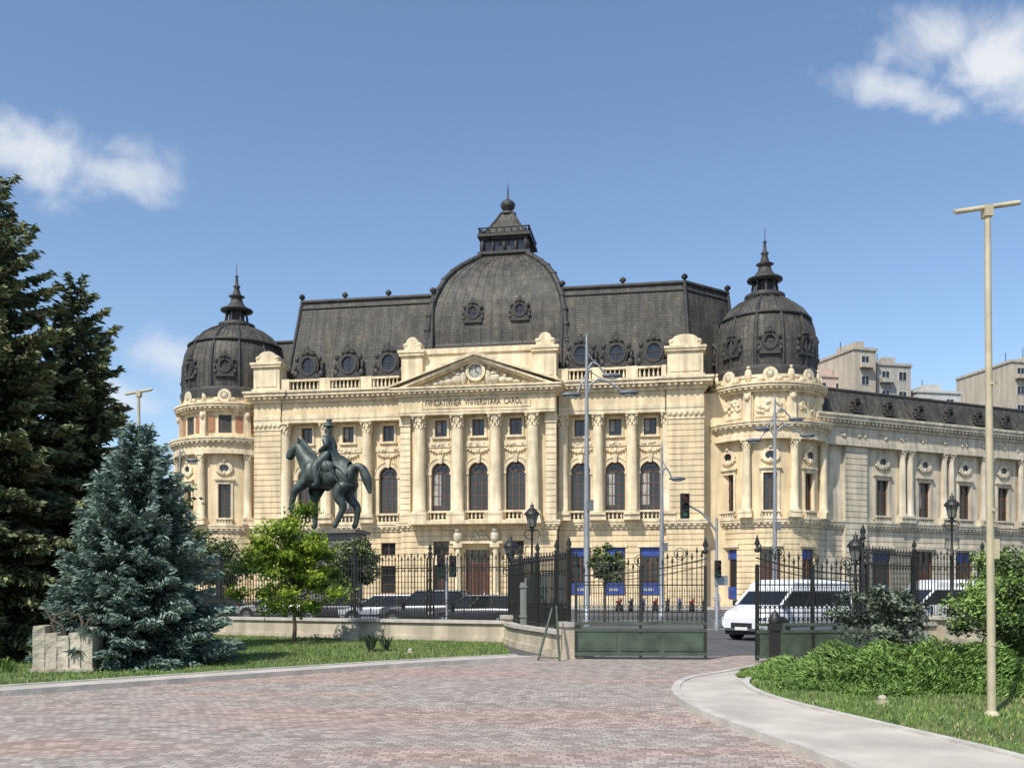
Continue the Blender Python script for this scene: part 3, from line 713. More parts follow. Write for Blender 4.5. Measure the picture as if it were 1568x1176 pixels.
# ================================================================ vegetation
BARK=mat('bark',(.09,.07,.05),.95,var=.3,scale=6,bump=.5)
def quads(name,c,a,bv,mi,mats,parent):
    n=len(c); v=np.stack([c-a,c+bv,c+a,c-bv],1).reshape(-1,3)
    me=bpy.data.meshes.new(name); me.from_pydata(v.tolist(),[],np.arange(4*n).reshape(-1,4).tolist())
    for m in mats: me.materials.append(m)
    me.polygons.foreach_set('material_index',np.asarray(mi).astype(int).tolist())
    o=bpy.data.objects.new(name,me); COL.objects.link(o); o.parent=parent; return o
def unit(v): return v/np.maximum(1e-9,np.linalg.norm(v,axis=1,keepdims=True))
def conifer(name,x,y,H,R,z0,nb,dens,seed,mats,nl=.1,nw=.03,droop=.25,up=.25,pw=.85,jit=.0):
    g=np.random.default_rng(seed); E=empty(name,(x,y,0))
    b=MB(); b.tube((0,0,0),(0,0,H*.97),R*.055+.03,.02,8)
    C=[];A=[];Bv=[];M=[]
    for i in range(nb):
        u=(i+g.random())/nb; t=1-(1-u)**.62; zb=z0+(H-z0)*t
        L=R*((1-t)**pw)*g.uniform(.72-jit,1.12+jit*.6)+.1; az=i*2.39996+g.normal(0,.25)
        d=np.array([cos(az),sin(az),0]);s=np.array([-sin(az),cos(az),0])
        dr=droop*(1-.9*t)*g.uniform(.7,1.3)
        p=lambda q: (0+d[0]*L*q,d[1]*L*q,zb-dr*L*q*1.5+up*L*q*q+ (t**3)*L*q*.8)
        b.path([p(0),p(.5),p(.92)],.012+.018*L/ max(R,.1),4,0,.006)
        m=int(dens*L*(.5+.5*L))+8
        q=g.random(m)**.65; lat=g.uniform(-1,1,m)*L*.34*(1.08-q)*1.3
        pos=np.stack([d[0]*L*q+s[0]*lat,d[1]*L*q+s[1]*lat,zb-dr*L*q*1.5+up*L*q*q+(t**3)*L*q*.8-np.abs(lat)*.35],1)+g.normal(0,.035,(m,3))
        dv=unit(d[None]*.8+s[None]*np.sign(lat)[:,None]*g.uniform(.2,.9,m)[:,None]+np.array([0,0,1])[None]*g.normal(-.05,.35,m)[:,None])
        r=unit(np.cross(dv,g.normal(0,1,(m,3))))
        ln=nl*g.uniform(.6,1.3,m)[:,None]
        C.append(pos);A.append(dv*ln);Bv.append(r*nw*g.uniform(.7,1.3,m)[:,None])
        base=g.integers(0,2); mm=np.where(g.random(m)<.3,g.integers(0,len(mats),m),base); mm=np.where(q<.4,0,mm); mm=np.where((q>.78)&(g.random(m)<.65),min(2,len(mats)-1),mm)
        M.append(mm)
    make('trunk',b,[BARK],E)
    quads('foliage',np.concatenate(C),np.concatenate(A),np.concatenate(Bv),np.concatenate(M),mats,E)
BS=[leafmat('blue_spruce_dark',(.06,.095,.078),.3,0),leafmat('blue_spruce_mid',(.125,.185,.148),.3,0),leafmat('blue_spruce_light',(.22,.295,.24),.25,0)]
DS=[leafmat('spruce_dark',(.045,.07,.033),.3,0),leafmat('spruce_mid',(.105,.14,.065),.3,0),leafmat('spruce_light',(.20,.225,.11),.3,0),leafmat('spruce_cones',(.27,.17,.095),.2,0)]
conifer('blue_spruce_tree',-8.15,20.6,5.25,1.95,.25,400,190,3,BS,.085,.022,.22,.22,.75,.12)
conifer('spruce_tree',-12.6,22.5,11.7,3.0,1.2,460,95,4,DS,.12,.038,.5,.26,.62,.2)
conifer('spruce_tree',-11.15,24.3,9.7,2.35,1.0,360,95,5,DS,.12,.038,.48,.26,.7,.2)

def broadleaf(name,x,y,cz,rx,rz,nclump,nleaf,ls,seed,mats,tr=.06,rough=.3,base=0,cone=0,cs=(.16,.34)):
    g=np.random.default_rng(seed); E=empty(name,(x,y,0)); b=MB()
    cl=[]
    for i in range(nclump):
        d=unit(g.normal(0,1,(1,3)))[0]; rr=g.random()**.45*g.uniform(.75,1+rough)
        k=1-cone*max(-.3,d[2]*rr)
        c=np.array([d[0]*rx*rr*.82*k,d[1]*rx*rr*.82*k,cz+d[2]*rz*rr*.82]); cl.append(c)
    th=cz-rz*.75
    b.path([(0,0,base),(.03,.02,th*.5),(-.02,0,th),(0,0,cz)],tr,8,0,tr*.4)
    for c in cl[:int(nclump*.8)]:
        st=g.uniform(.3,1.0); p0=(0,0,th*.7+(cz-th*.7)*st*.7); mid=tuple((np.array(p0)+c)/2+np.array([0,0,.05*rz])); b.path([p0,mid,tuple(c)],tr*.32,5,0,tr*.08)
    make('trunk',b,[BARK],E)
    per=nleaf//nclump; C=[];M=[]
    for c in cl:
        s=g.uniform(*cs)*rx; o=g.normal(0,1,(per,3)); o=unit(o)*(g.random((per,1))**.5)*s*np.array([1.2,1.2,.75])*g.uniform(.6,1.4,(per,1)); C.append(c+o)
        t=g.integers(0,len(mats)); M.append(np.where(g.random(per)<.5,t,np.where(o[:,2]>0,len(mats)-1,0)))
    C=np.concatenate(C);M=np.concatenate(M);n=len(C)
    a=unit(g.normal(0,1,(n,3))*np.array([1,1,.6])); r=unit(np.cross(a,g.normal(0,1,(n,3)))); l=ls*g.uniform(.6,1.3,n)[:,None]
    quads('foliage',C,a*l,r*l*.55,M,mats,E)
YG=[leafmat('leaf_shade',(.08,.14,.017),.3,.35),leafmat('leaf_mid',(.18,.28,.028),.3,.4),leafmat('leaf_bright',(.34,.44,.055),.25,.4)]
OL=[leafmat('olive_dark',(.045,.07,.025),.3,0),leafmat('olive_mid',(.10,.135,.045),.3,0),leafmat('olive_light',(.18,.21,.085),.3,0)]
GB=[leafmat('shrub_dark',(.03,.05,.028),.3,0),leafmat('shrub_mid',(.08,.11,.065),.3,0),leafmat('shrub_light',(.17,.20,.14),.3,0)]
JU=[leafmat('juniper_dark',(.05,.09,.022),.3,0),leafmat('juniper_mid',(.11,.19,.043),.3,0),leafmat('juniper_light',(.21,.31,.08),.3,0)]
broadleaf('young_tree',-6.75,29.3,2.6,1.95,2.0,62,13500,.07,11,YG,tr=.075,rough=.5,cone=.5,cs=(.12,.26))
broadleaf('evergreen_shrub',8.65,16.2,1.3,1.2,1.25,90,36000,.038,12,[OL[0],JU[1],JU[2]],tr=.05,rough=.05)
broadleaf('evergreen_shrub',8.0,20.2,.95,.9,.95,44,7500,.05,13,GB,tr=.04,rough=.5)
broadleaf('street_tree',4.4,45,2.9,1.15,1.0,40,8000,.07,14,OL,tr=.07,rough=.1)
broadleaf('street_tree',-8.3,49,3.0,1.6,1.5,40,8000,.09,15,OL,tr=.08,rough=.3)
broadleaf('street_tree',-14.8,48,3.0,2.1,1.5,44,9000,.09,16,OL,tr=.09,rough=.3)
broadleaf('street_tree',-19.5,52,4.6,2.6,2.6,50,9000,.12,17,OL,tr=.12,rough=.3)
for i,(x,y,r) in enumerate(((-27,62,4.2),(-35,60,5),(-30,75,5.2),(-44,70,6),(-52,84,7))):
    broadleaf('linden_tree',x,y,r*1.35,r,r,60,9000,.22,20+i,OL,tr=.22,rough=.25)
def bed(name,cx,cy,rx,ry,h,n,seed):
    g=np.random.default_rng(seed); a=g.uniform(0,2*pi,n); r=np.sqrt(g.random(n)); wob=1+.12*np.sin(a*5+1)+.07*np.sin(a*11)
    x=rx*r*np.cos(a)*wob;y=ry*r*np.sin(a)*wob
    hh=h*(1-r**3)*(.62+.38*np.sin(x*3.1+1)*np.sin(y*3.7)+.2*np.sin(x*7.3+y*5.1)); z=np.maximum(hh,.03)*g.random(n)**.35+.1
    dv=unit(np.stack([np.cos(a)*.6+g.normal(0,.5,n),np.sin(a)*.6+g.normal(0,.5,n),g.uniform(.1,.8,n)],1)); rr=unit(np.cross(dv,g.normal(0,1,(n,3))))
    E=empty(name,(cx,cy,0)); frac=(z-.1)/np.maximum(hh,.03)
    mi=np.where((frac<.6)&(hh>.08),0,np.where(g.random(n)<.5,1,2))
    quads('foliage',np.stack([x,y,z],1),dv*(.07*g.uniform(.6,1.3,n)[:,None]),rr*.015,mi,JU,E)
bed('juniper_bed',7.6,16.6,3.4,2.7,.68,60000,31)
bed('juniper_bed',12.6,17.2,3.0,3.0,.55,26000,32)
def tuft(name,x,y,n,h,seed,mats):
    g=np.random.default_rng(seed);b=MB()
    for i in range(n):
        a=g.uniform(0,2*pi);l=h*g.uniform(.6,1.1);w=.018; e=g.uniform(.25,.9)
        s=Vector((-sin(a),cos(a),0))*w; p0=Vector((.04*cos(a),.04*sin(a),0));p1=Vector((cos(a)*l*e*.5,sin(a)*l*e*.5,l*.7));p2=Vector((cos(a)*l*e,sin(a)*l*e,l*(1.0-e*.3)))
        b.add([tuple(p0-s),tuple(p0+s),tuple(p1+s*.8),tuple(p1-s*.8),tuple(p2)],[(0,1,2,3),(3,2,4)],i%len(mats))
    make(name,b,mats,None,(x,y,.06))
tuft('yucca_plant',-3.7,24.8,90,.6,1,GB); tuft('yucca_plant',-3.35,25.2,60,.5,2,GB)
for i in range(12): tuft('ground_plant',-9.4-random.random()*3.2,16.6+random.random()*2.4,30,.34,40+i,JU)
tuft('dry_plant',-9.05,19.2,16,.4,60,[DS[3],DS[2]])

# stone planter (pale block with raised corners and a bare vine)
STN=mat('weathered_stone',(.46,.41,.32),.95,var=.25,scale=4,bump=.6,bscale=12,streak=.4)
b=MB(); g=np.random.default_rng(5)
for k in range(5):
    x0=-.56+k*.225; top=[.92,.78,.72,.78,.88][k]; n=7
    ra=[];
    for j in range(n+1):
        z=top*j/n; sh=.015*sin(z*7+k); w_=.116-.006*(j==n)
        ra.append([(x0+.11-w_+sh*.3,-.34+.04*z+g.normal(0,.008),z),(x0+.11+w_,-.36+.05*z+g.normal(0,.008),z),(x0+.11+w_,.34-.05*z,z),(x0+.11-w_,.34-.05*z,z)])
    for j in range(n): b.loft(ra[j],ra[j+1],0,j==n-1)
b.box(-.6,.6,-.4,.4,0,.09,0)
for pts,r in (([(-.15,0,.6),(-.3,-.05,.95),(-.22,-.05,1.12),(0,0,1.2),(.08,0,1.1)],.045),([(.1,0,.6),(.28,0,.95),(.18,.05,1.15),(.0,.05,1.05)],.04),([(0,-.1,.6),(-.05,-.15,.9),(-.28,-.15,1.05),(-.42,-.12,1.28)],.035),([(.2,0,.7),(.4,-.05,1.0),(.46,0,1.16)],.03)): b.path(pts,r,6,1,.015)
make('stone_planter',b,[STN,BARK],None,(-8.85,18.9,.05),.1)
b=MB()
b.plate([(-.3,0),(.3,0),(.2,.4),(-.18,.42)],-.15,.15); make('boundary_stone',b,[STN],None,(-5.2,30.4,.05),.2)
for x,y in ((-2.6,24.2),(5.2,13.3)):
    b=MB(); b.box(-.07,.07,-.06,.06,0,.04); b.lathe(0,0,[(.05,.04),(.07,.08),(.04,.11),(.001,.12)],10); make('ground_spotlight',b,[STN],None,(x,y,.08))

# ================================================================ fence, wall, gate
IRON=mat('black_iron',(.016,.017,.015),.5,var=.2); GREEN=mat('gate_green_metal',(.055,.078,.052),.5,var=.35,scale=3,bump=.1)
CREAM=mat('cream_wall_plaster',(.55,.48,.36),.9,var=.12,scale=1.5,bump=.25,streak=.38)
def seg_xf(p0,p1):
    a=math.atan2(p1[1]-p0[1],p1[0]-p0[0]); return fr(p0[0],p0[1],0,a),math.hypot(p1[0]-p0[0],p1[1]-p0[1])
def wallrun(name,pl,h=.72,th=.4):
    b=MB()
    for i in range(len(pl)-1):
        b.xf,L=seg_xf(pl[i],pl[i+1]); hh=h
        b.box(-.02,L+.02,-th/2-.06,th/2+.06,0,.18,0); b.box(0,L,-th/2,th/2,.18,hh-.1,0); b.box(-.03,L+.03,-th/2-.08,th/2+.08,hh-.1,hh,1)
    b.xf=None; return make(name,b,[CREAM,KERB])
def spear(b,x,z,r=.03,m=0): b.lathe(x,0,[(.012,z),(r,z+.03),(r*.9,z+.07),(.004,z+.17)],5,m)
def fencerun(name,pl,z0,h,sp=.125,post=2.7):
    b=MB()
    for i in range(len(pl)-1):
        b.xf,L=seg_xf(pl[i],pl[i+1])
        for z in (z0+.1,z0+.55,z0+h-.25): b.box(0,L,-.015,.015,z-.018,z+.018)
        n=int(L/sp)
        for k in range(n):
            x=(k+.5)*L/n; hh=h+(.0 if k%2 else .1)
            b.box(x-.011,x+.011,-.011,.011,z0,z0+hh); spear(b,x,z0+hh)
            b.box(x+sp/2-.007,x+sp/2+.007,-.007,.007,z0+.1,z0+.55)
            if k%2: b.ring(x+sp/2,z0+h-.33,.035,.05,-.008,.008,n=8)
            b.ring(x,z0+.63,.035,.05,-.008,.008,n=8)
        m=max(1,int(L/post))
        for k in range(m+1):
            x=k*L/m; b.box(x-.035,x+.035,-.035,.035,z0,z0+h+.2); b.box(x-.14,x-.11,-.02,.02,z0,z0+h); b.box(x+.11,x+.14,-.02,.02,z0,z0+h)
            b.lathe(x,0,[(.05,z0+h+.2),(.08,z0+h+.25),(.03,z0+h+.3),(.075,z0+h+.38),(.003,z0+h+.58)],8)
            for t in range(5): b.ring(x,z0+.3+t*.33,.05,.075,-.01,.01,n=10)
            b.ring(x-.12,z0+h+.12,.06,.085,-.01,.01,n=10); b.ring(x+.12,z0+h+.12,.06,.085,-.01,.01,n=10)
    b.xf=None; return make(name,b,[IRON])
FL=[(-48,52.2),(-21.6,40),(0.0,30.0)]
wallrun('boundary_wall',FL); fencerun('iron_fence',FL,.72,1.95)
fl2=[(0,30),(.25,28),(.7,26),(1.15,24.4),(1.4,23.3)]
wallrun('boundary_wall',fl2,.68,.4); fencerun('iron_fence',fl2,.68,1.75,.12,1.6)
frr=[(8.3,22.4),(9.6,26),(12.4,29.2),(15,30.2),(48,40)]
wallrun('boundary_wall',frr[1:],.7,.4); fencerun('iron_fence',frr,.72,1.95)
for x,y,s in ((1.42,23.3,.26),(13.6,29.6,.7),(0,30,.32)):
    b=MB(); b.box(-s,s,-s,s,0,.2,0); b.box(-s*.85,s*.85,-s*.85,s*.85,.2,.78,0); b.box(-s,s,-s,s,.78,.9,1); make('stone_pier',b,[CREAM,KERB],None,(x,y,0),.3)
def gateleaf(name,p0,p1,h0=2.15,h1=2.55):
    b=MB(); b.xf,L=seg_xf(p0,p1)
    b.box(0,L,-.03,.03,.1,.72,1)
    for z in (.1,.68,.84): b.box(0,L,-.05,.05,z,z+.07,1)
    for k in range(3):
        x0=.08+k*(L-.08)/3; x1=x0+(L-.08)/3-.1; b.box(x0,x1,-.055,-.03,.22,.62,1)
        b.box(x0+.05,x1-.05,-.062,-.055,.27,.57,1)
    for x in (0,L/2-.03,L-.07): b.box(x,x+.07,-.045,.045,.05,h0+.1,0)
    n=int(L/.115)
    top=lambda x: h0+(h1-h0)*(x/L)**2
    for k in range(1,n):
        x=k*L/n; t=top(x); b.box(x-.011,x+.011,-.011,.011,.9,t-.05+(.12 if k%2 else 0)); spear(b,x,t-.05+(.12 if k%2 else 0),.03)
        b.ring(x+L/n/2,1.0,.035,.05,-.01,.01,n=8); b.ring(x+L/n/2,1.28,.03,.045,-.01,.01,n=8)
        b.box(x+L/n/2-.006,x+L/n/2+.006,-.006,.006,1.3,1.75)
    for z in (1.15,1.8): b.box(0,L,-.018,.018,z-.015,z+.015,0)
    pts=[(L*i/20,0,top(L*i/20)-.12) for i in range(21)]; b.path(pts,.022,4)
    pts=[(L*i/20,0,top(L*i/20)-.28) for i in range(21)]; b.path(pts,.016,4)
    for c in (.2,.5,.8):
        for r in (.09,.15): b.ring(L*c,top(L*c)+.14,r-.018,r,-.01,.01,n=12)
    b.lathe(L-.035,0,[(.05,h1),(.08,h1+.06),(.02,h1+.12),(.07,h1+.2),(.003,h1+.42)],8)
    b.lathe(.035,0,[(.05,h0+.1),(.08,h0+.16),(.02,h0+.22),(.07,h0+.3),(.003,h0+.5)],8)
    b.xf=None; make(name,b,[IRON,GREEN])
gateleaf('iron_gate',(1.52,23.0),(4.68,22.75)); gateleaf('iron_gate',(8.4,22.3),(5.65,21.95))
b=MB(); b.path([(0,0,.02),(.35,.3,1.25)],.03,6); b.path([(.5,-.1,.02),(.45,.3,1.3)],.03,6); b.path([(0,0,.08),(.5,-.1,.08)],.02,6); make('gate_brace',b,[GREEN],None,(.62,22.5,0))
b=MB(); 
for k in range(9):
    x0=-.62+k*.14; b.box(x0,x0+.13,-.02-.012*(k%2),.02,.0,1.25+.35*(k/8)**.5,0)
b.box(-.64,.66,-.05,.05,.25,.31,0); b.box(-.64,.66,-.05,.05,1.1,1.16,0)
make('sheet_metal_hoarding',b,[mat('grey_green_metal',(.16,.18,.16),.5,var=.2)],None,(.85,27.2,.65),-.15)
b=MB(); b.box(-.1,.1,-.1,.1,0,.9); b.box(-.13,.13,-.13,.13,.75,.9); b.lathe(0,0,[(.13,.9),(.15,.98),(.08,1.1),(.01,1.2)],10); b.box(-.13,.13,-.13,.13,0,.15); make('gate_post',b,[IRON],None,(5.72,20.6,.05))

# ================================================================ lamps
LG=mat('lantern_glass',(.18,.18,.16),.2,var=.1)
def lantern(name,x,y,z0,H):
    b=MB(); b.lathe(0,0,[(.16,0),(.16,.15),(.09,.25),(.06,.6),(.09,.66),(.045,.75),(.04,H*.5),(.08,H*.5+.06),(.035,H*.5+.12),(.03,H-.75),(.09,H-.7),(.03,H-.62)],10,0)
    for s in (-1,1):
        b.path([(0,0,H-1.0),(s*.18,0,H-.95),(s*.25,0,H-.8),(s*.16,0,H-.7),(s*.05,0,H-.72)],.014,5,0)
        b.path([(0,0,H*.55),(s*.22,0,H*.58),(s*.2,0,H*.66),(s*.08,0,H*.66)],.014,5,0)
    r0,r1=.1,.19; z=H-.6
    A=[(r0*cos(a),r0*sin(a),z) for a in [k*pi/3 for k in range(6)]];B=[(r1*cos(a),r1*sin(a),z+.38) for a in [k*pi/3 for k in range(6)]]
    b.loft(A,B,1)
    for i in range(6): b.tube(A[i],B[i],.014,n=4,mat=0)
    b.lathe(0,0,[(.24,z+.36),(.24,z+.4),(.2,z+.46),(.1,z+.56),(.05,z+.6),(.07,z+.66),(.02,z+.7),(.002,z+.82)],12,0); b.lathe(0,0,[(.03,z-.05),(.12,z)],10,0)
    make(name,b,[IRON,LG],None,(x,y,z0))
lantern('ornate_lantern',.62,29.4,.7,3.55); lantern('ornate_lantern',13.75,29.6,.85,3.7); lantern('ornate_lantern',9.4,25.9,.7,2.4); lantern('ornate_lantern',-.05,30.2,.7,2.6)
GALV=mat('galvanised_steel',(.30,.31,.32),.45,.4,var=.1); HEAD=mat('lamp_head_grey',(.12,.13,.14),.4); LENS=mat('lamp_lens',(.6,.6,.55),.2)
def streetlamp(name,x,y,H,arms,rz=0,mid=True):
    b=MB(); b.lathe(0,0,[(.22,0),(.22,.3),(.15,.4),(.14,H*.35),(.1,H*.7),(.06,H)],10,0); b.lathe(0,0,[(.06,H),(.02,H+.3)],6,0)
    for dx,z,L in arms:
        s=1 if dx>0 else -1
        b.path([(0,0,z-.3),(s*L*.1,0,z+.35),(s*L*.3,0,z+.62),(s*L*.6,0,z+.5),(s*L*.85,0,z+.2),(s*L,0,z)],.05,6,0)
        b.path([(0,0,z+1.1),(s*L*.3,0,z+.75),(s*L*.6,0,z+.52)],.028,5,0)
        b.ell(s*(L+.3),0,z-.02,.5,.2,.13,1,10,6); b.ell(s*(L+.3),0,z-.1,.32,.14,.1,2,8,4)
    if mid: b.cb(.16,-.16,H*.42,.3,.2,.5,1)
    make(name,b,[GALV,HEAD,LENS],None,(x,y,0),rz)
streetlamp('street_lamp',3.55,45,13.6,[(1,11.1,1.7),(1,11.9,.9),(-1,11.0,.45)],0)
streetlamp('street_lamp',16.1,58,13.4,[(1,11.2,1.7),(-1,11.6,.5),(1,12.2,1.0),(-1,10.9,1.0)],0)
streetlamp('street_lamp',8.7,55,10.0,[(1,8.2,.6)],0)
streetlamp('street_lamp',-24.2,69,11.8,[(1,11.2,.6)],0)
PPOLE=mat('cream_painted_pole',(.52,.45,.30),.6,var=.15,streak=.3,scale=4)
def barpole(name,x,y,H,w,rz):
    b=MB(); b.tube((0,0,0),(-.055,0,H-.05),.055,.035,10,0); b.lathe(0,0,[(.09,0),(.09,.05),(.055,.08)],10,0)
    b.tube((-.055-w/2,0,H-.06),(-.055+w/2,0,H+.06),.03,n=6,mat=0); b.tube((-.055-w/2,.05,H-.03),(-.055+w/2,.05,H+.09),.02,n=6,mat=0)
    b.box(-.1,.0,-.05,.08,H-.12,H+.02,0); b.box(-.0,.07,-.06,.0,2.0,2.25,0)
    for z in (.9,2.6,4.2): b.lathe(-.0,0,[(.06,z),(.06,z+.04)],10,0)
    make(name,b,[PPOLE],None,(x,y,.06),rz)
barpole('light_pole',6.08,12.0,6.45,.82,0); barpole('light_pole',-9.25,23.6,6.55,.66,0)
SIG=mat('signal_black',(.015,.015,.015),.5); SG=mat('signal_green_lens',(.02,.25,.12),.2); SR=mat('signal_red_lens',(.25,.02,.02),.2)
def sighead(b,x,y,z,s=1):
    b.box(x-.17*s,x+.17*s,y-.12,y+.12,z-.5*s,z+.5*s,1)
    for k,m in ((.32,3),(0,1),(-.32,2)):
        b.disc(x,z+k*s,.11*s,y-.125,m,12); b.ring(x,z+k*s,.11*s,.14*s,y-.3,y-.12,0,pi,8,1)
def trafl(name,x,y,H,arm,rz=0):
    b=MB(); b.lathe(0,0,[(.12,0),(.12,.3),(.07,.4),(.055,H)],10,0)
    if arm:
        b.path([(0,0,H-.6),(-.35,0,H-.1),(-arm*.6,0,H+.25),(-arm,0,H+.5)],.045,6,0); sighead(b,-arm-.2,0,H+.5,1.05)
        sighead(b,.0,-.2,2.6,.7); b.box(-.1,.45,-.1,.0,1.9,2.3,0)
    else: sighead(b,-.25,0,H-.4); sighead(b,.25,0,H-.4,.9)
    make(name,b,[GALV,SIG,SG,SR],None,(x,y,0),rz)
trafl('traffic_light',8.65,40,4.75,1.15); trafl('traffic_light',-2.75,40,3.1,0)

# ================================================================ skin helper
def skin(name,V,E,Rr,root=0,sub=2,mats=(),parent=None,loc=(0,0,0),rz=0,matf=None):
    me=bpy.data.meshes.new(name+'_sk'); me.from_pydata(V,E,[]); o=bpy.data.objects.new(name+'_sk',me); COL.objects.link(o)
    md=o.modifiers.new('s','SKIN'); md.branch_smoothing=.6
    for i,r in enumerate(Rr):
        d=me.skin_vertices[0].data[i]; d.radius=(r,r) if not isinstance(r,tuple) else r; d.use_root=(i==root)
    o.modifiers.new('u','SUBSURF').levels=sub
    bpy.context.view_layer.update()
    m2=bpy.data.meshes.new_from_object(o.evaluated_get(bpy.context.evaluated_depsgraph_get())); bpy.data.objects.remove(o)
    m2.materials.clear()
    for m in mats: m2.materials.append(m)
    for p in m2.polygons:
        p.use_smooth=True
        p.material_index=matf(p.center) if matf else 0
    r=bpy.data.objects.new(name,m2); COL.objects.link(r); r.parent=parent; r.location=loc; r.rotation_euler=(0,0,rz); return r

# ================================================================ equestrian statue
BRZ=mat('patinated_bronze',(.055,.072,.064),.5,.2,var=.5,scale=1.6,bump=.3,bscale=6)
PED=mat('dark_granite',(.13,.12,.105),.5,var=.2,scale=4)
ST=empty('equestrian_statue',(-11.6,60,0),-.22)
V=[(-.1,0,3.5),(.7,0,3.55),(1.35,0,3.7),(1.9,0,4.1),(2.25,0,3.95),(2.55,.05,3.2),(2.75,.05,2.3),
   (-1.1,0,3.65),(-1.5,0,4.35),(-1.85,0,5.0),(-2.05,0,5.55),(-2.45,0,5.2),(-2.8,0,4.6),
   (-1.1,.42,2.9),(-1.15,.4,1.75),(-1.1,.4,.5),(-1.28,.4,.16),
   (-1.4,-.42,3.05),(-2.15,-.42,2.6),(-2.4,-.42,1.55),(-2.25,-.42,1.2),
   (1.4,.45,3.0),(1.0,.48,2.3),(1.8,.45,1.5),(1.65,.45,.5),(1.45,.45,.16),
   (1.25,-.45,3.0),(.7,-.48,2.3),(1.2,-.45,1.45),(.7,-.45,.5),(.48,-.45,.16)]
E=[(0,1),(1,2),(2,3),(3,4),(4,5),(5,6),(0,7),(7,8),(8,9),(9,10),(10,11),(11,12),(7,13),(13,14),(14,15),(15,16),(7,17),(17,18),(18,19),(19,20),(2,21),(21,22),(22,23),(23,24),(24,25),(2,26),(26,27),(27,28),(28,29),(29,30)]
R_=[1.06,.94,.92,.3,.3,.36,.1,.98,.76,.54,.4,.36,.24,.46,.25,.16,.25,.46,.28,.17,.24,.62,.42,.25,.16,.25,.62,.42,.25,.16,.25]
skin('horse',V,E,R_,0,2,[BRZ],ST,(0,0,5.45))
V=[(0.05,0,4.75),(0.05,0,5.2),(0,0,5.72),(0,0,6.1),(-.02,0,6.28),(-.06,0,6.58),
   (-.02,.5,5.85),(.15,.7,5.3),(-.55,.3,5.0),(-.02,-.5,5.85),(.15,-.7,5.3),(-.55,-.3,5.0),
   (-.1,.5,4.5),(-.6,1.0,3.9),(-.3,1.02,2.9),(-.7,1.02,2.75),(-.1,-.5,4.5),(-.6,-1.0,3.9),(-.3,-1.02,2.9),(-.7,-1.02,2.75)]
E=[(0,1),(1,2),(2,3),(3,4),(4,5),(2,6),(6,7),(7,8),(2,9),(9,10),(10,11),(0,12),(12,13),(13,14),(14,15),(0,16),(16,17),(17,18),(18,19)]
skin('rider',V,E,[.56,.46,.56,.24,.22,.3,.27,.2,.14,.27,.2,.14,.42,.34,.22,.16,.42,.34,.22,.16],0,2,[BRZ],ST,(0,0,5.45))
b=MB()
b.lathe(-.03,0,[(.36,6.62),(.34,6.67),(.26,6.72),(.24,6.85),(.1,6.96)],12); b.ell(.02,0,7.02,.22,.12,.12)
# cloak falling from the shoulders over the croup
cl=[(.18,.42,5.9,.0),(.42,.56,5.3,.05),(.62,.68,4.85,.1),(1.05,.74,4.68,.12),(1.45,.78,4.4,.1)]
rows=[[(x+.03*sin(k*1.7),w_*t,z-abs(t)**2.2*(.55+i*.12)+.04*cos(k*2.2)) for k,t in enumerate(np.linspace(-1,1,13))] for i,(x,w_,z,_) in enumerate(cl)]
p=[q for r in rows for q in r]; f=[(i*13+k,i*13+k+1,(i+1)*13+k+1,(i+1)*13+k) for i in range(4) for k in range(12)]
b.add(p,f,0,True)
for s in (-1,1):
    b.tube((-2.02,s*.14,5.7),(-2.05,s*.18,6.05),.09,.02,6); b.tube((-2.6,s*.16,4.95),(-.6,s*.24,5.0),.028,n=4)
    b.path([(-.1,s*1.08,4.1),(-.35,s*1.12,2.85)],.035,4)
    b.ell(.1,s*.72,3.95,.6,.24,.45,0,10,6)
    b.path([(.15,s*1.0,4.3),(1.15,s*1.12,2.9)],.045,5)
for k in range(14):
    t=k/13; b.ell(-1.0-.92*t,0,4.75+1.05*t,.2,.1,.24)
b.ell(-2.62,.0,4.95,.05,.25,.05); b.box(-2.2,2.2,-.8,.8,0,.06)
make('cloak_helmet_tack',b,[BRZ],ST,(0,0,5.45))
b=MB()
for w,d,z0,z1 in ((4.8,2.6,5.25,5.45),(4.4,2.1,4.9,5.25),(4.0,1.9,1.2,4.9),(4.6,2.4,.8,1.2),(5.6,3.4,.4,.8),(6.6,4.4,0,.4)): b.box(-w/2-.1,w/2-.1,-d/2,d/2,z0,z1)
b.box(-1,1,-.99,-.95,2.2,3.8); make('pedestal',b,[PED],ST)

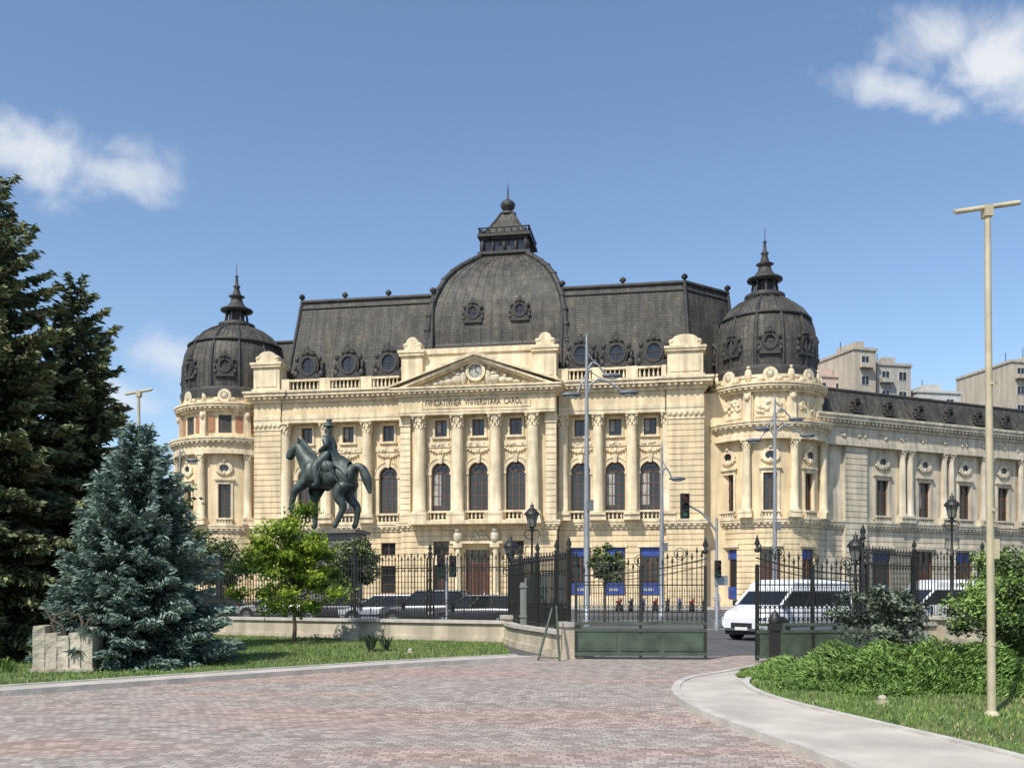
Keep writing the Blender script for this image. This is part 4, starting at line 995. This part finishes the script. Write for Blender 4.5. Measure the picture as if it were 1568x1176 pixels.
# ================================================================ vehicles
TYRE=mat('tyre',(.02,.02,.02),.8); HUB=mat('alloy',(.35,.35,.36),.35,.7); CG=mat('car_glass',(.012,.014,.016),.12,spec=.5); LT=mat('headlight',(.5,.5,.5),.15); TL=mat('tail_light',(.3,.02,.02),.2); TRM=mat('black_trim',(.02,.02,.02),.6); PLT=mat('number_plate',(.7,.7,.68),.5)
def ringp(x,w,zb,zt,r=.1):
    return [(x,-w*.9,zb),(x,-w,zb+.12),(x,-w*1.01,(zb+zt)/2),(x,-w*.97,zt-r),(x,-w*.85,zt),(x,w*.85,zt),(x,w*.97,zt-r),(x,w*1.01,(zb+zt)/2),(x,w,zb+.12),(x,w*.9,zb)]
def car(name,x,y,rz,col,L=4.4,W=1.8,H=1.5,kind='hatch'):
    pm=mat(name+'_paint',col,.25,.2 if kind!='van' else 0,var=.03,spec=.5); b=MB(); w=W/2; f=L/2; van=kind=='van'
    if van: st=[(-f,.93,.4,1.1),(-f+.12,.98,.3,1.22),(-1,1,.25,1.22),(1,1,.25,1.22),(f-.9,1,.25,1.2),(f-.2,.95,.3,.98),(f,.85,.42,.75)]; cab=[(-f+.05,-f+.14,1.17),(f-.85,f-1.45,1.17)]
    elif kind=='suv': st=[(-f,.9,.45,.95),(-f+.15,.97,.35,1.05),(-1,1,.3,1.08),(.9,1,.3,1.05),(f-.7,.98,.3,.98),(f-.2,.92,.35,.88),(f,.8,.45,.72)]; cab=[(-f+.15,-f+.6,1.02),(f-1.1,f-1.95,1.02)]
    elif kind=='sedan': st=[(-f,.88,.42,.85),(-f+.15,.95,.32,.95),(-1.2,1,.25,.95),(.8,1,.25,.93),(f-.7,.98,.25,.86),(f-.2,.92,.3,.76),(f,.8,.4,.62)]; cab=[(-f+.65,-f+1.35,.92),(f-1.2,f-2.05,.92)]
    else: st=[(-f,.9,.42,.85),(-f+.12,.96,.32,.95),(-1,1,.25,.97),(.8,1,.25,.94),(f-.6,.97,.27,.86),(f-.18,.92,.3,.76),(f,.8,.42,.62)]; cab=[(-f+.12,-f+.5,.93),(f-1.0,f-1.85,.93)]
    rg=[ringp(a,w*c,d,e) for a,c,d,e in st]
    for i in range(len(rg)-1): b.loft(rg[i],rg[i+1],0,sm=True)
    b.add(rg[0],[tuple(range(10))],0); b.add(rg[-1],[tuple(range(10))],0)
    (r0,r1,zb),(f0,f1,_)=cab; wt=w*.78 if not van else w*.93; wb=w*.93 if not van else w*.965; zt=H-.06 if not van else H-.38
    lo=[(r0,-wb,zb),(f0,-wb,zb),(f0,wb,zb),(r0,wb,zb)]; hi=[(r1,-wt,zt),(f1,-wt,zt),(f1,wt,zt),(r1,wt,zt)]
    b.loft(lo,hi,2)
    if van:
        h2=[(r1,-wt*.98,H-.12),(f1-.15,-wt*.98,H-.12),(f1-.15,wt*.98,H-.12),(r1,wt*.98,H-.12)]
        h3=[(r1+.1,-wt*.8,H),(f1-.5,-wt*.8,H),(f1-.5,wt*.8,H),(r1+.1,wt*.8,H)]
        b.loft(hi,h2,0); b.loft(h2,h3,0,True)
    else: b.loft(hi,[(r1+.12,-wt+.12,H),(f1-.12,-wt+.12,H),(f1-.12,wt-.12,H),(r1+.12,wt-.12,H)],0,True)
    for i in range(4):
        b.tube(lo[i],hi[i],.055,n=6,mat=0); b.tube(hi[i],hi[(i+1)%4],.05,n=6,mat=0)
    for s in (-1,1):
        for t in ((.36,.68) if not van else (.3,.66)):
            p=Vector((r0+(f0-r0)*t,s*wb,zb)); q=Vector((r1+(f1-r1)*t,s*wt,zt)); b.tube(p,q,.05,n=4,mat=5)
        b.box(f0-.25,f0-.08,s*w+(-.18 if s<0 else .02),s*w+(-.02 if s<0 else .18),zb-.02,zb+.18,5)
        b.box(f-.32,f-.03,s*w*.72-.16,s*w*.72+.16,.6,.78,3); b.box(-f-.01,-f+.1,s*w*.78-.12,s*w*.78+.12,.7,.95,4)
        b.box(-1.3,1.2,s*(w+.01)-.012,s*(w+.01)+.012,.45,.53,5)
        for t in (-.9,.35,1.2): b.box(t,t+.015,s*(w*1.005)-.012,s*(w*1.005)+.012,.5,zb-.08,5)
        for wx in (-f+.78,f-.82):
            yy=s*(w-.1); rr=.33 if kind in('hatch','sedan') else .36
            b.tube((wx,yy-.11,rr),(wx,yy+.11,rr),rr,n=18,mat=1); b.tube((wx,yy+s*.1,rr),(wx,yy+s*.125,rr),rr*.62,n=12,mat=6)
            b.ring(wx,rr,rr+.01,rr+.1,yy+s*.1-.03,yy+s*.1+.03,0,pi,10,5)
    b.box(f-.06,f+.012,-w*.45,w*.45,.42,.6,5); b.box(f,f+.02,-.26,.26,.36,.46,7); b.box(-f-.02,-f,-.26,.26,.5,.62,7)
    b.box(-f+.1,f-.15,-w*.85,w*.85,.2,.35,5)
    make(name,b,[pm,TYRE,CG,LT,TL,TRM,HUB,PLT],None,(x,y,0),rz)
car('parked_car',-6.3,46.5,2.95,(.42,.44,.46),4.2,1.75,1.5)
car('parked_suv',-3.9,44.5,2.95,(.06,.065,.075),4.6,1.85,1.72,'suv')
car('parked_car',-1.6,43,2.9,(.05,.05,.06),4.2,1.75,1.5)
car('parked_car',-9.5,52,2.95,(.05,.05,.055),4.3,1.75,1.45,'sedan')
car('parked_car',-13.5,54,2.95,(.5,.5,.5),4.3,1.75,1.45,'sedan')
car('parked_car',-27.0,50,2.9,(.35,.02,.02),4.2,1.75,1.45)
car('parked_car',-23,53,2.9,(.6,.6,.6),4.3,1.75,1.45)
car('parked_car',-18,57,2.9,(.06,.07,.1),4.3,1.75,1.45,'sedan')
car('white_minibus',9.6,33,-2.5,(.72,.73,.74),4.9,1.95,2.05,'van')
car('white_minibus',16.9,37,-2.95,(.7,.7,.7),5.0,1.95,2.1,'van')
car('parked_car',22.5,45,-2.95,(.5,.5,.5),4.4,1.8,1.5,'suv')
car('parked_car',29,52,-2.8,(.05,.05,.06),4.4,1.8,1.5)
car('parked_car',31,74,2.95,(.25,.25,.27),4.3,1.75,1.45)
def moto(name,x,y,rz,col):
    b=MB()
    for wx in (-.65,.65): b.ring(wx,.3,.22,.31,-.06,.06,n=14,mat=1); b.ring(wx,.3,.0,.06,-.08,.08,n=6,mat=2)
    b.ell(0,0,.62,.42,.16,.2,0,8,5); b.ell(-.4,0,.8,.32,.13,.09,1,8,4); b.path([(.65,0,.3),(.5,0,.75),(.38,0,1.05)],.035,6,2); b.path([(.36,-.32,1.08),(.36,.32,1.08)],.02,5,1)
    b.ell(.5,0,.9,.14,.15,.16,0); b.ell(0,0,.36,.25,.17,.17,2); b.path([(-.65,0,.3),(-.3,0,.6)],.04,5,2); b.tube((-.75,.12,.35),(.0,.12,.3),.045,mat=2); b.ell(-.72,0,.82,.2,.12,.1,0)
    make(name,b,[mat('moto_paint',col,.3),TYRE,HUB],None,(x,y,0),rz)
for i in range(9): moto('parked_motorcycle',8.6+.95*i,76-.12*i,1.2+.1*(i%3),[(.3,.03,.03),(.03,.03,.03),(.1,.12,.3)][i%3])

# ================================================================ people
SKIN=mat('skin',(.45,.28,.2),.6); HAIR=mat('hair',(.04,.025,.015),.7); SHOE=mat('shoe',(.03,.03,.03),.6)
def person(name,x,y,rz,shirt,trou,st=.18,z=0):
    V=[(0,0,.95),(0,0,1.15),(0,0,1.38),(0,0,1.5),(0.01,0,1.6),(.02,0,1.68),
       (0,.19,1.42),(-.03,.24,1.13),(.08,.25,.9),(.1,.25,.8),(0,-.19,1.42),(.04,-.24,1.13),(-.02,-.25,.9),(0,-.25,.8),
       (0,.1,.88),(st*.6,.1,.5),(st,.1,.09),(st+.17,.1,.04),(0,-.1,.88),(-st*.2,-.1,.5),(-st*1.2,-.1,.1),(-st*1.2+.16,-.1,.04)]
    E=[(0,1),(1,2),(2,3),(3,4),(4,5),(2,6),(6,7),(7,8),(8,9),(2,10),(10,11),(11,12),(12,13),(0,14),(14,15),(15,16),(16,17),(0,18),(18,19),(19,20),(20,21)]
    R_=[(.15,.12),(.14,.11),(.17,.12),.055,.085,.08,.065,.045,.032,.03,.065,.045,.032,.03,.1,.065,.045,.035,.1,.065,.045,.035]
    def mf(c):
        if c.z>1.67 or (c.z>1.55 and c.x<-.02): return 3
        if c.z>1.47: return 0
        if c.z<.1: return 4
        if abs(c.y)>.2 and c.z<1.12: return 0
        return 1 if c.z>.93 else 2
    P=empty(name,(x,y,z),rz)
    skin('body',V,E,R_,0,2,[SKIN,mat('shirt',shirt,.9),mat('trousers',trou,.9),HAIR,SHOE],P,matf=mf)
    b=MB(); b.ell(.1,0,1.6,.018,.014,.022)
    for s in (-1,1): b.ell(.085,s*.03,1.625,.012,.012,.01,1); b.ell(.0,s*.085,1.61,.015,.01,.03); 
    b.ell(.09,0,1.555,.01,.025,.006,2)
    for s,hx in ((1,.11),(-1,.01)):
        for k in range(4): b.path([(hx+.01*k-.015,s*.25,.79),(hx+.012*k-.01,s*.252,.74),(hx+.012*k-.012,s*.245,.705+.006*abs(k-1.5))],.009,5,0,.006)
        b.path([(hx+.03,s*.24,.79),(hx+.05,s*.23,.75)],.01,5,0,.007)
    make('face_and_hands',b,[SKIN,HAIR,mat('lips',(.3,.1,.09),.5)],P)
person('pedestrian',18.0,83,-1.2,(.55,.55,.55),(.08,.1,.2))
person('pedestrian',19.6,80,2.8,(.3,.08,.08),(.05,.05,.06),.1)
person('pedestrian',.15,46,.3,(.1,.2,.45),(.06,.07,.1),.22)
person('pedestrian',-2.5,86,.2,(.5,.48,.4),(.06,.06,.06),.2)
person('pedestrian',24.0,80,3.0,(.05,.05,.06),(.15,.14,.12),.2)

# ================================================================ sky, sun, camera
SUN=Vector((-.48,-.72,0)).normalized(); el=math.radians(51)
sd=Vector((SUN.x*cos(el),SUN.y*cos(el),sin(el)))
w=bpy.data.worlds.new('World'); scene.world=w; w.use_nodes=True; nt=w.node_tree; bg=nt.nodes['Background']
sky=N(nt,'ShaderNodeTexSky',sky_type='NISHITA'); sky.sun_disc=False; sky.sun_elevation=el; sky.sun_rotation=math.atan2(sd.x,sd.y); sky.air_density=1.0; sky.dust_density=.8; sky.ozone_density=1.9
tc=N(nt,'ShaderNodeTexCoord')
no=N(nt,'ShaderNodeTexNoise'); no.inputs['Scale'].default_value=12.5; no.inputs['Detail'].default_value=8; no.inputs['Roughness'].default_value=.58; no.inputs['Distortion'].default_value=.3
nt.links.new(tc.outputs['Generated'],no.inputs['Vector'])
def cloud(cx,cy,cz,sx,sz,rot=0,amp=1.1,dens=1):
    c=Vector((cx,cy,cz)).normalized()
    sub=N(nt,'ShaderNodeVectorMath',operation='SUBTRACT'); nt.links.new(tc.outputs['Generated'],sub.inputs[0]); sub.inputs[1].default_value=c
    mp=N(nt,'ShaderNodeMapping'); mp.inputs['Rotation'].default_value=(0,rot,0); nt.links.new(sub.outputs[0],mp.inputs[0])
    mu=N(nt,'ShaderNodeVectorMath',operation='MULTIPLY'); nt.links.new(mp.outputs[0],mu.inputs[0]); mu.inputs[1].default_value=(1/sx,3,1/sz)
    ln=N(nt,'ShaderNodeVectorMath',operation='LENGTH'); nt.links.new(mu.outputs[0],ln.inputs[0])
    m1=N(nt,'ShaderNodeMath',operation='MULTIPLY_ADD'); nt.links.new(no.outputs['Fac'],m1.inputs[0]); m1.inputs[1].default_value=amp*2; m1.inputs[2].default_value=-amp+.62
    m2=N(nt,'ShaderNodeMath',operation='SUBTRACT'); nt.links.new(m1.outputs[0],m2.inputs[0]); 
    m3=N(nt,'ShaderNodeMath',operation='MULTIPLY_ADD'); nt.links.new(ln.outputs['Value'],m3.inputs[0]); m3.inputs[1].default_value=.75; m3.inputs[2].default_value=-.15; nt.links.new(m3.outputs[0],m2.inputs[1])
    mr=N(nt,'ShaderNodeMapRange',interpolation_type='SMOOTHSTEP'); nt.links.new(m2.outputs[0],mr.inputs[0]); mr.inputs[1].default_value=0; mr.inputs[2].default_value=.85; mr.inputs[4].default_value=dens
    return mr.outputs[0]
outs=[cloud(-.50,1,.465,.11,.034,.1,1.1,.88),cloud(-.43,1,.445,.07,.026,0,1.1,.75),cloud(.52,1,.55,.11,.032,-.4,1.2,.95),cloud(.41,1,.525,.08,.018,-.3,1.1,.85),cloud(.46,1,.58,.045,.028,-.6,1.1,.8),cloud(-.36,1,.245,.065,.036,-.3,1.0,.95),cloud(-.44,1,.21,.065,.028,0,1.0,.75)]
acc=outs[0]
for o in outs[1:]:
    m=N(nt,'ShaderNodeMath',operation='MAXIMUM'); nt.links.new(acc,m.inputs[0]); nt.links.new(o,m.inputs[1]); acc=m.outputs[0]
hs=N(nt,'ShaderNodeHueSaturation'); hs.inputs['Saturation'].default_value=1.04; hs.inputs['Value'].default_value=1.16; nt.links.new(sky.outputs[0],hs.inputs['Color'])
c=mix(nt,hs.outputs[0],(5.6,5.8,6.1),acc)
nt.links.new(c,bg.inputs[0]); bg.inputs[1].default_value=.15
L=bpy.data.lights.new('sun','SUN'); L.energy=5.0; L.angle=math.radians(.5); L.color=(1,.95,.86)
o=bpy.data.objects.new('sun',L); COL.objects.link(o); o.rotation_euler=sd.to_track_quat('Z','Y').to_euler(); o.location=(-20,-20,60)
cam=bpy.data.cameras.new('camera'); co=bpy.data.objects.new('camera',cam); COL.objects.link(co)
co.location=(0,0,1.65); co.rotation_euler=(pi/2,0,0); cam.sensor_width=36; cam.lens=33.29; cam.shift_y=.2022; cam.clip_end=6000; cam.clip_start=.1
scene.camera=co
scene.view_settings.view_transform='Standard'; scene.view_settings.look='None'; scene.view_settings.exposure=0
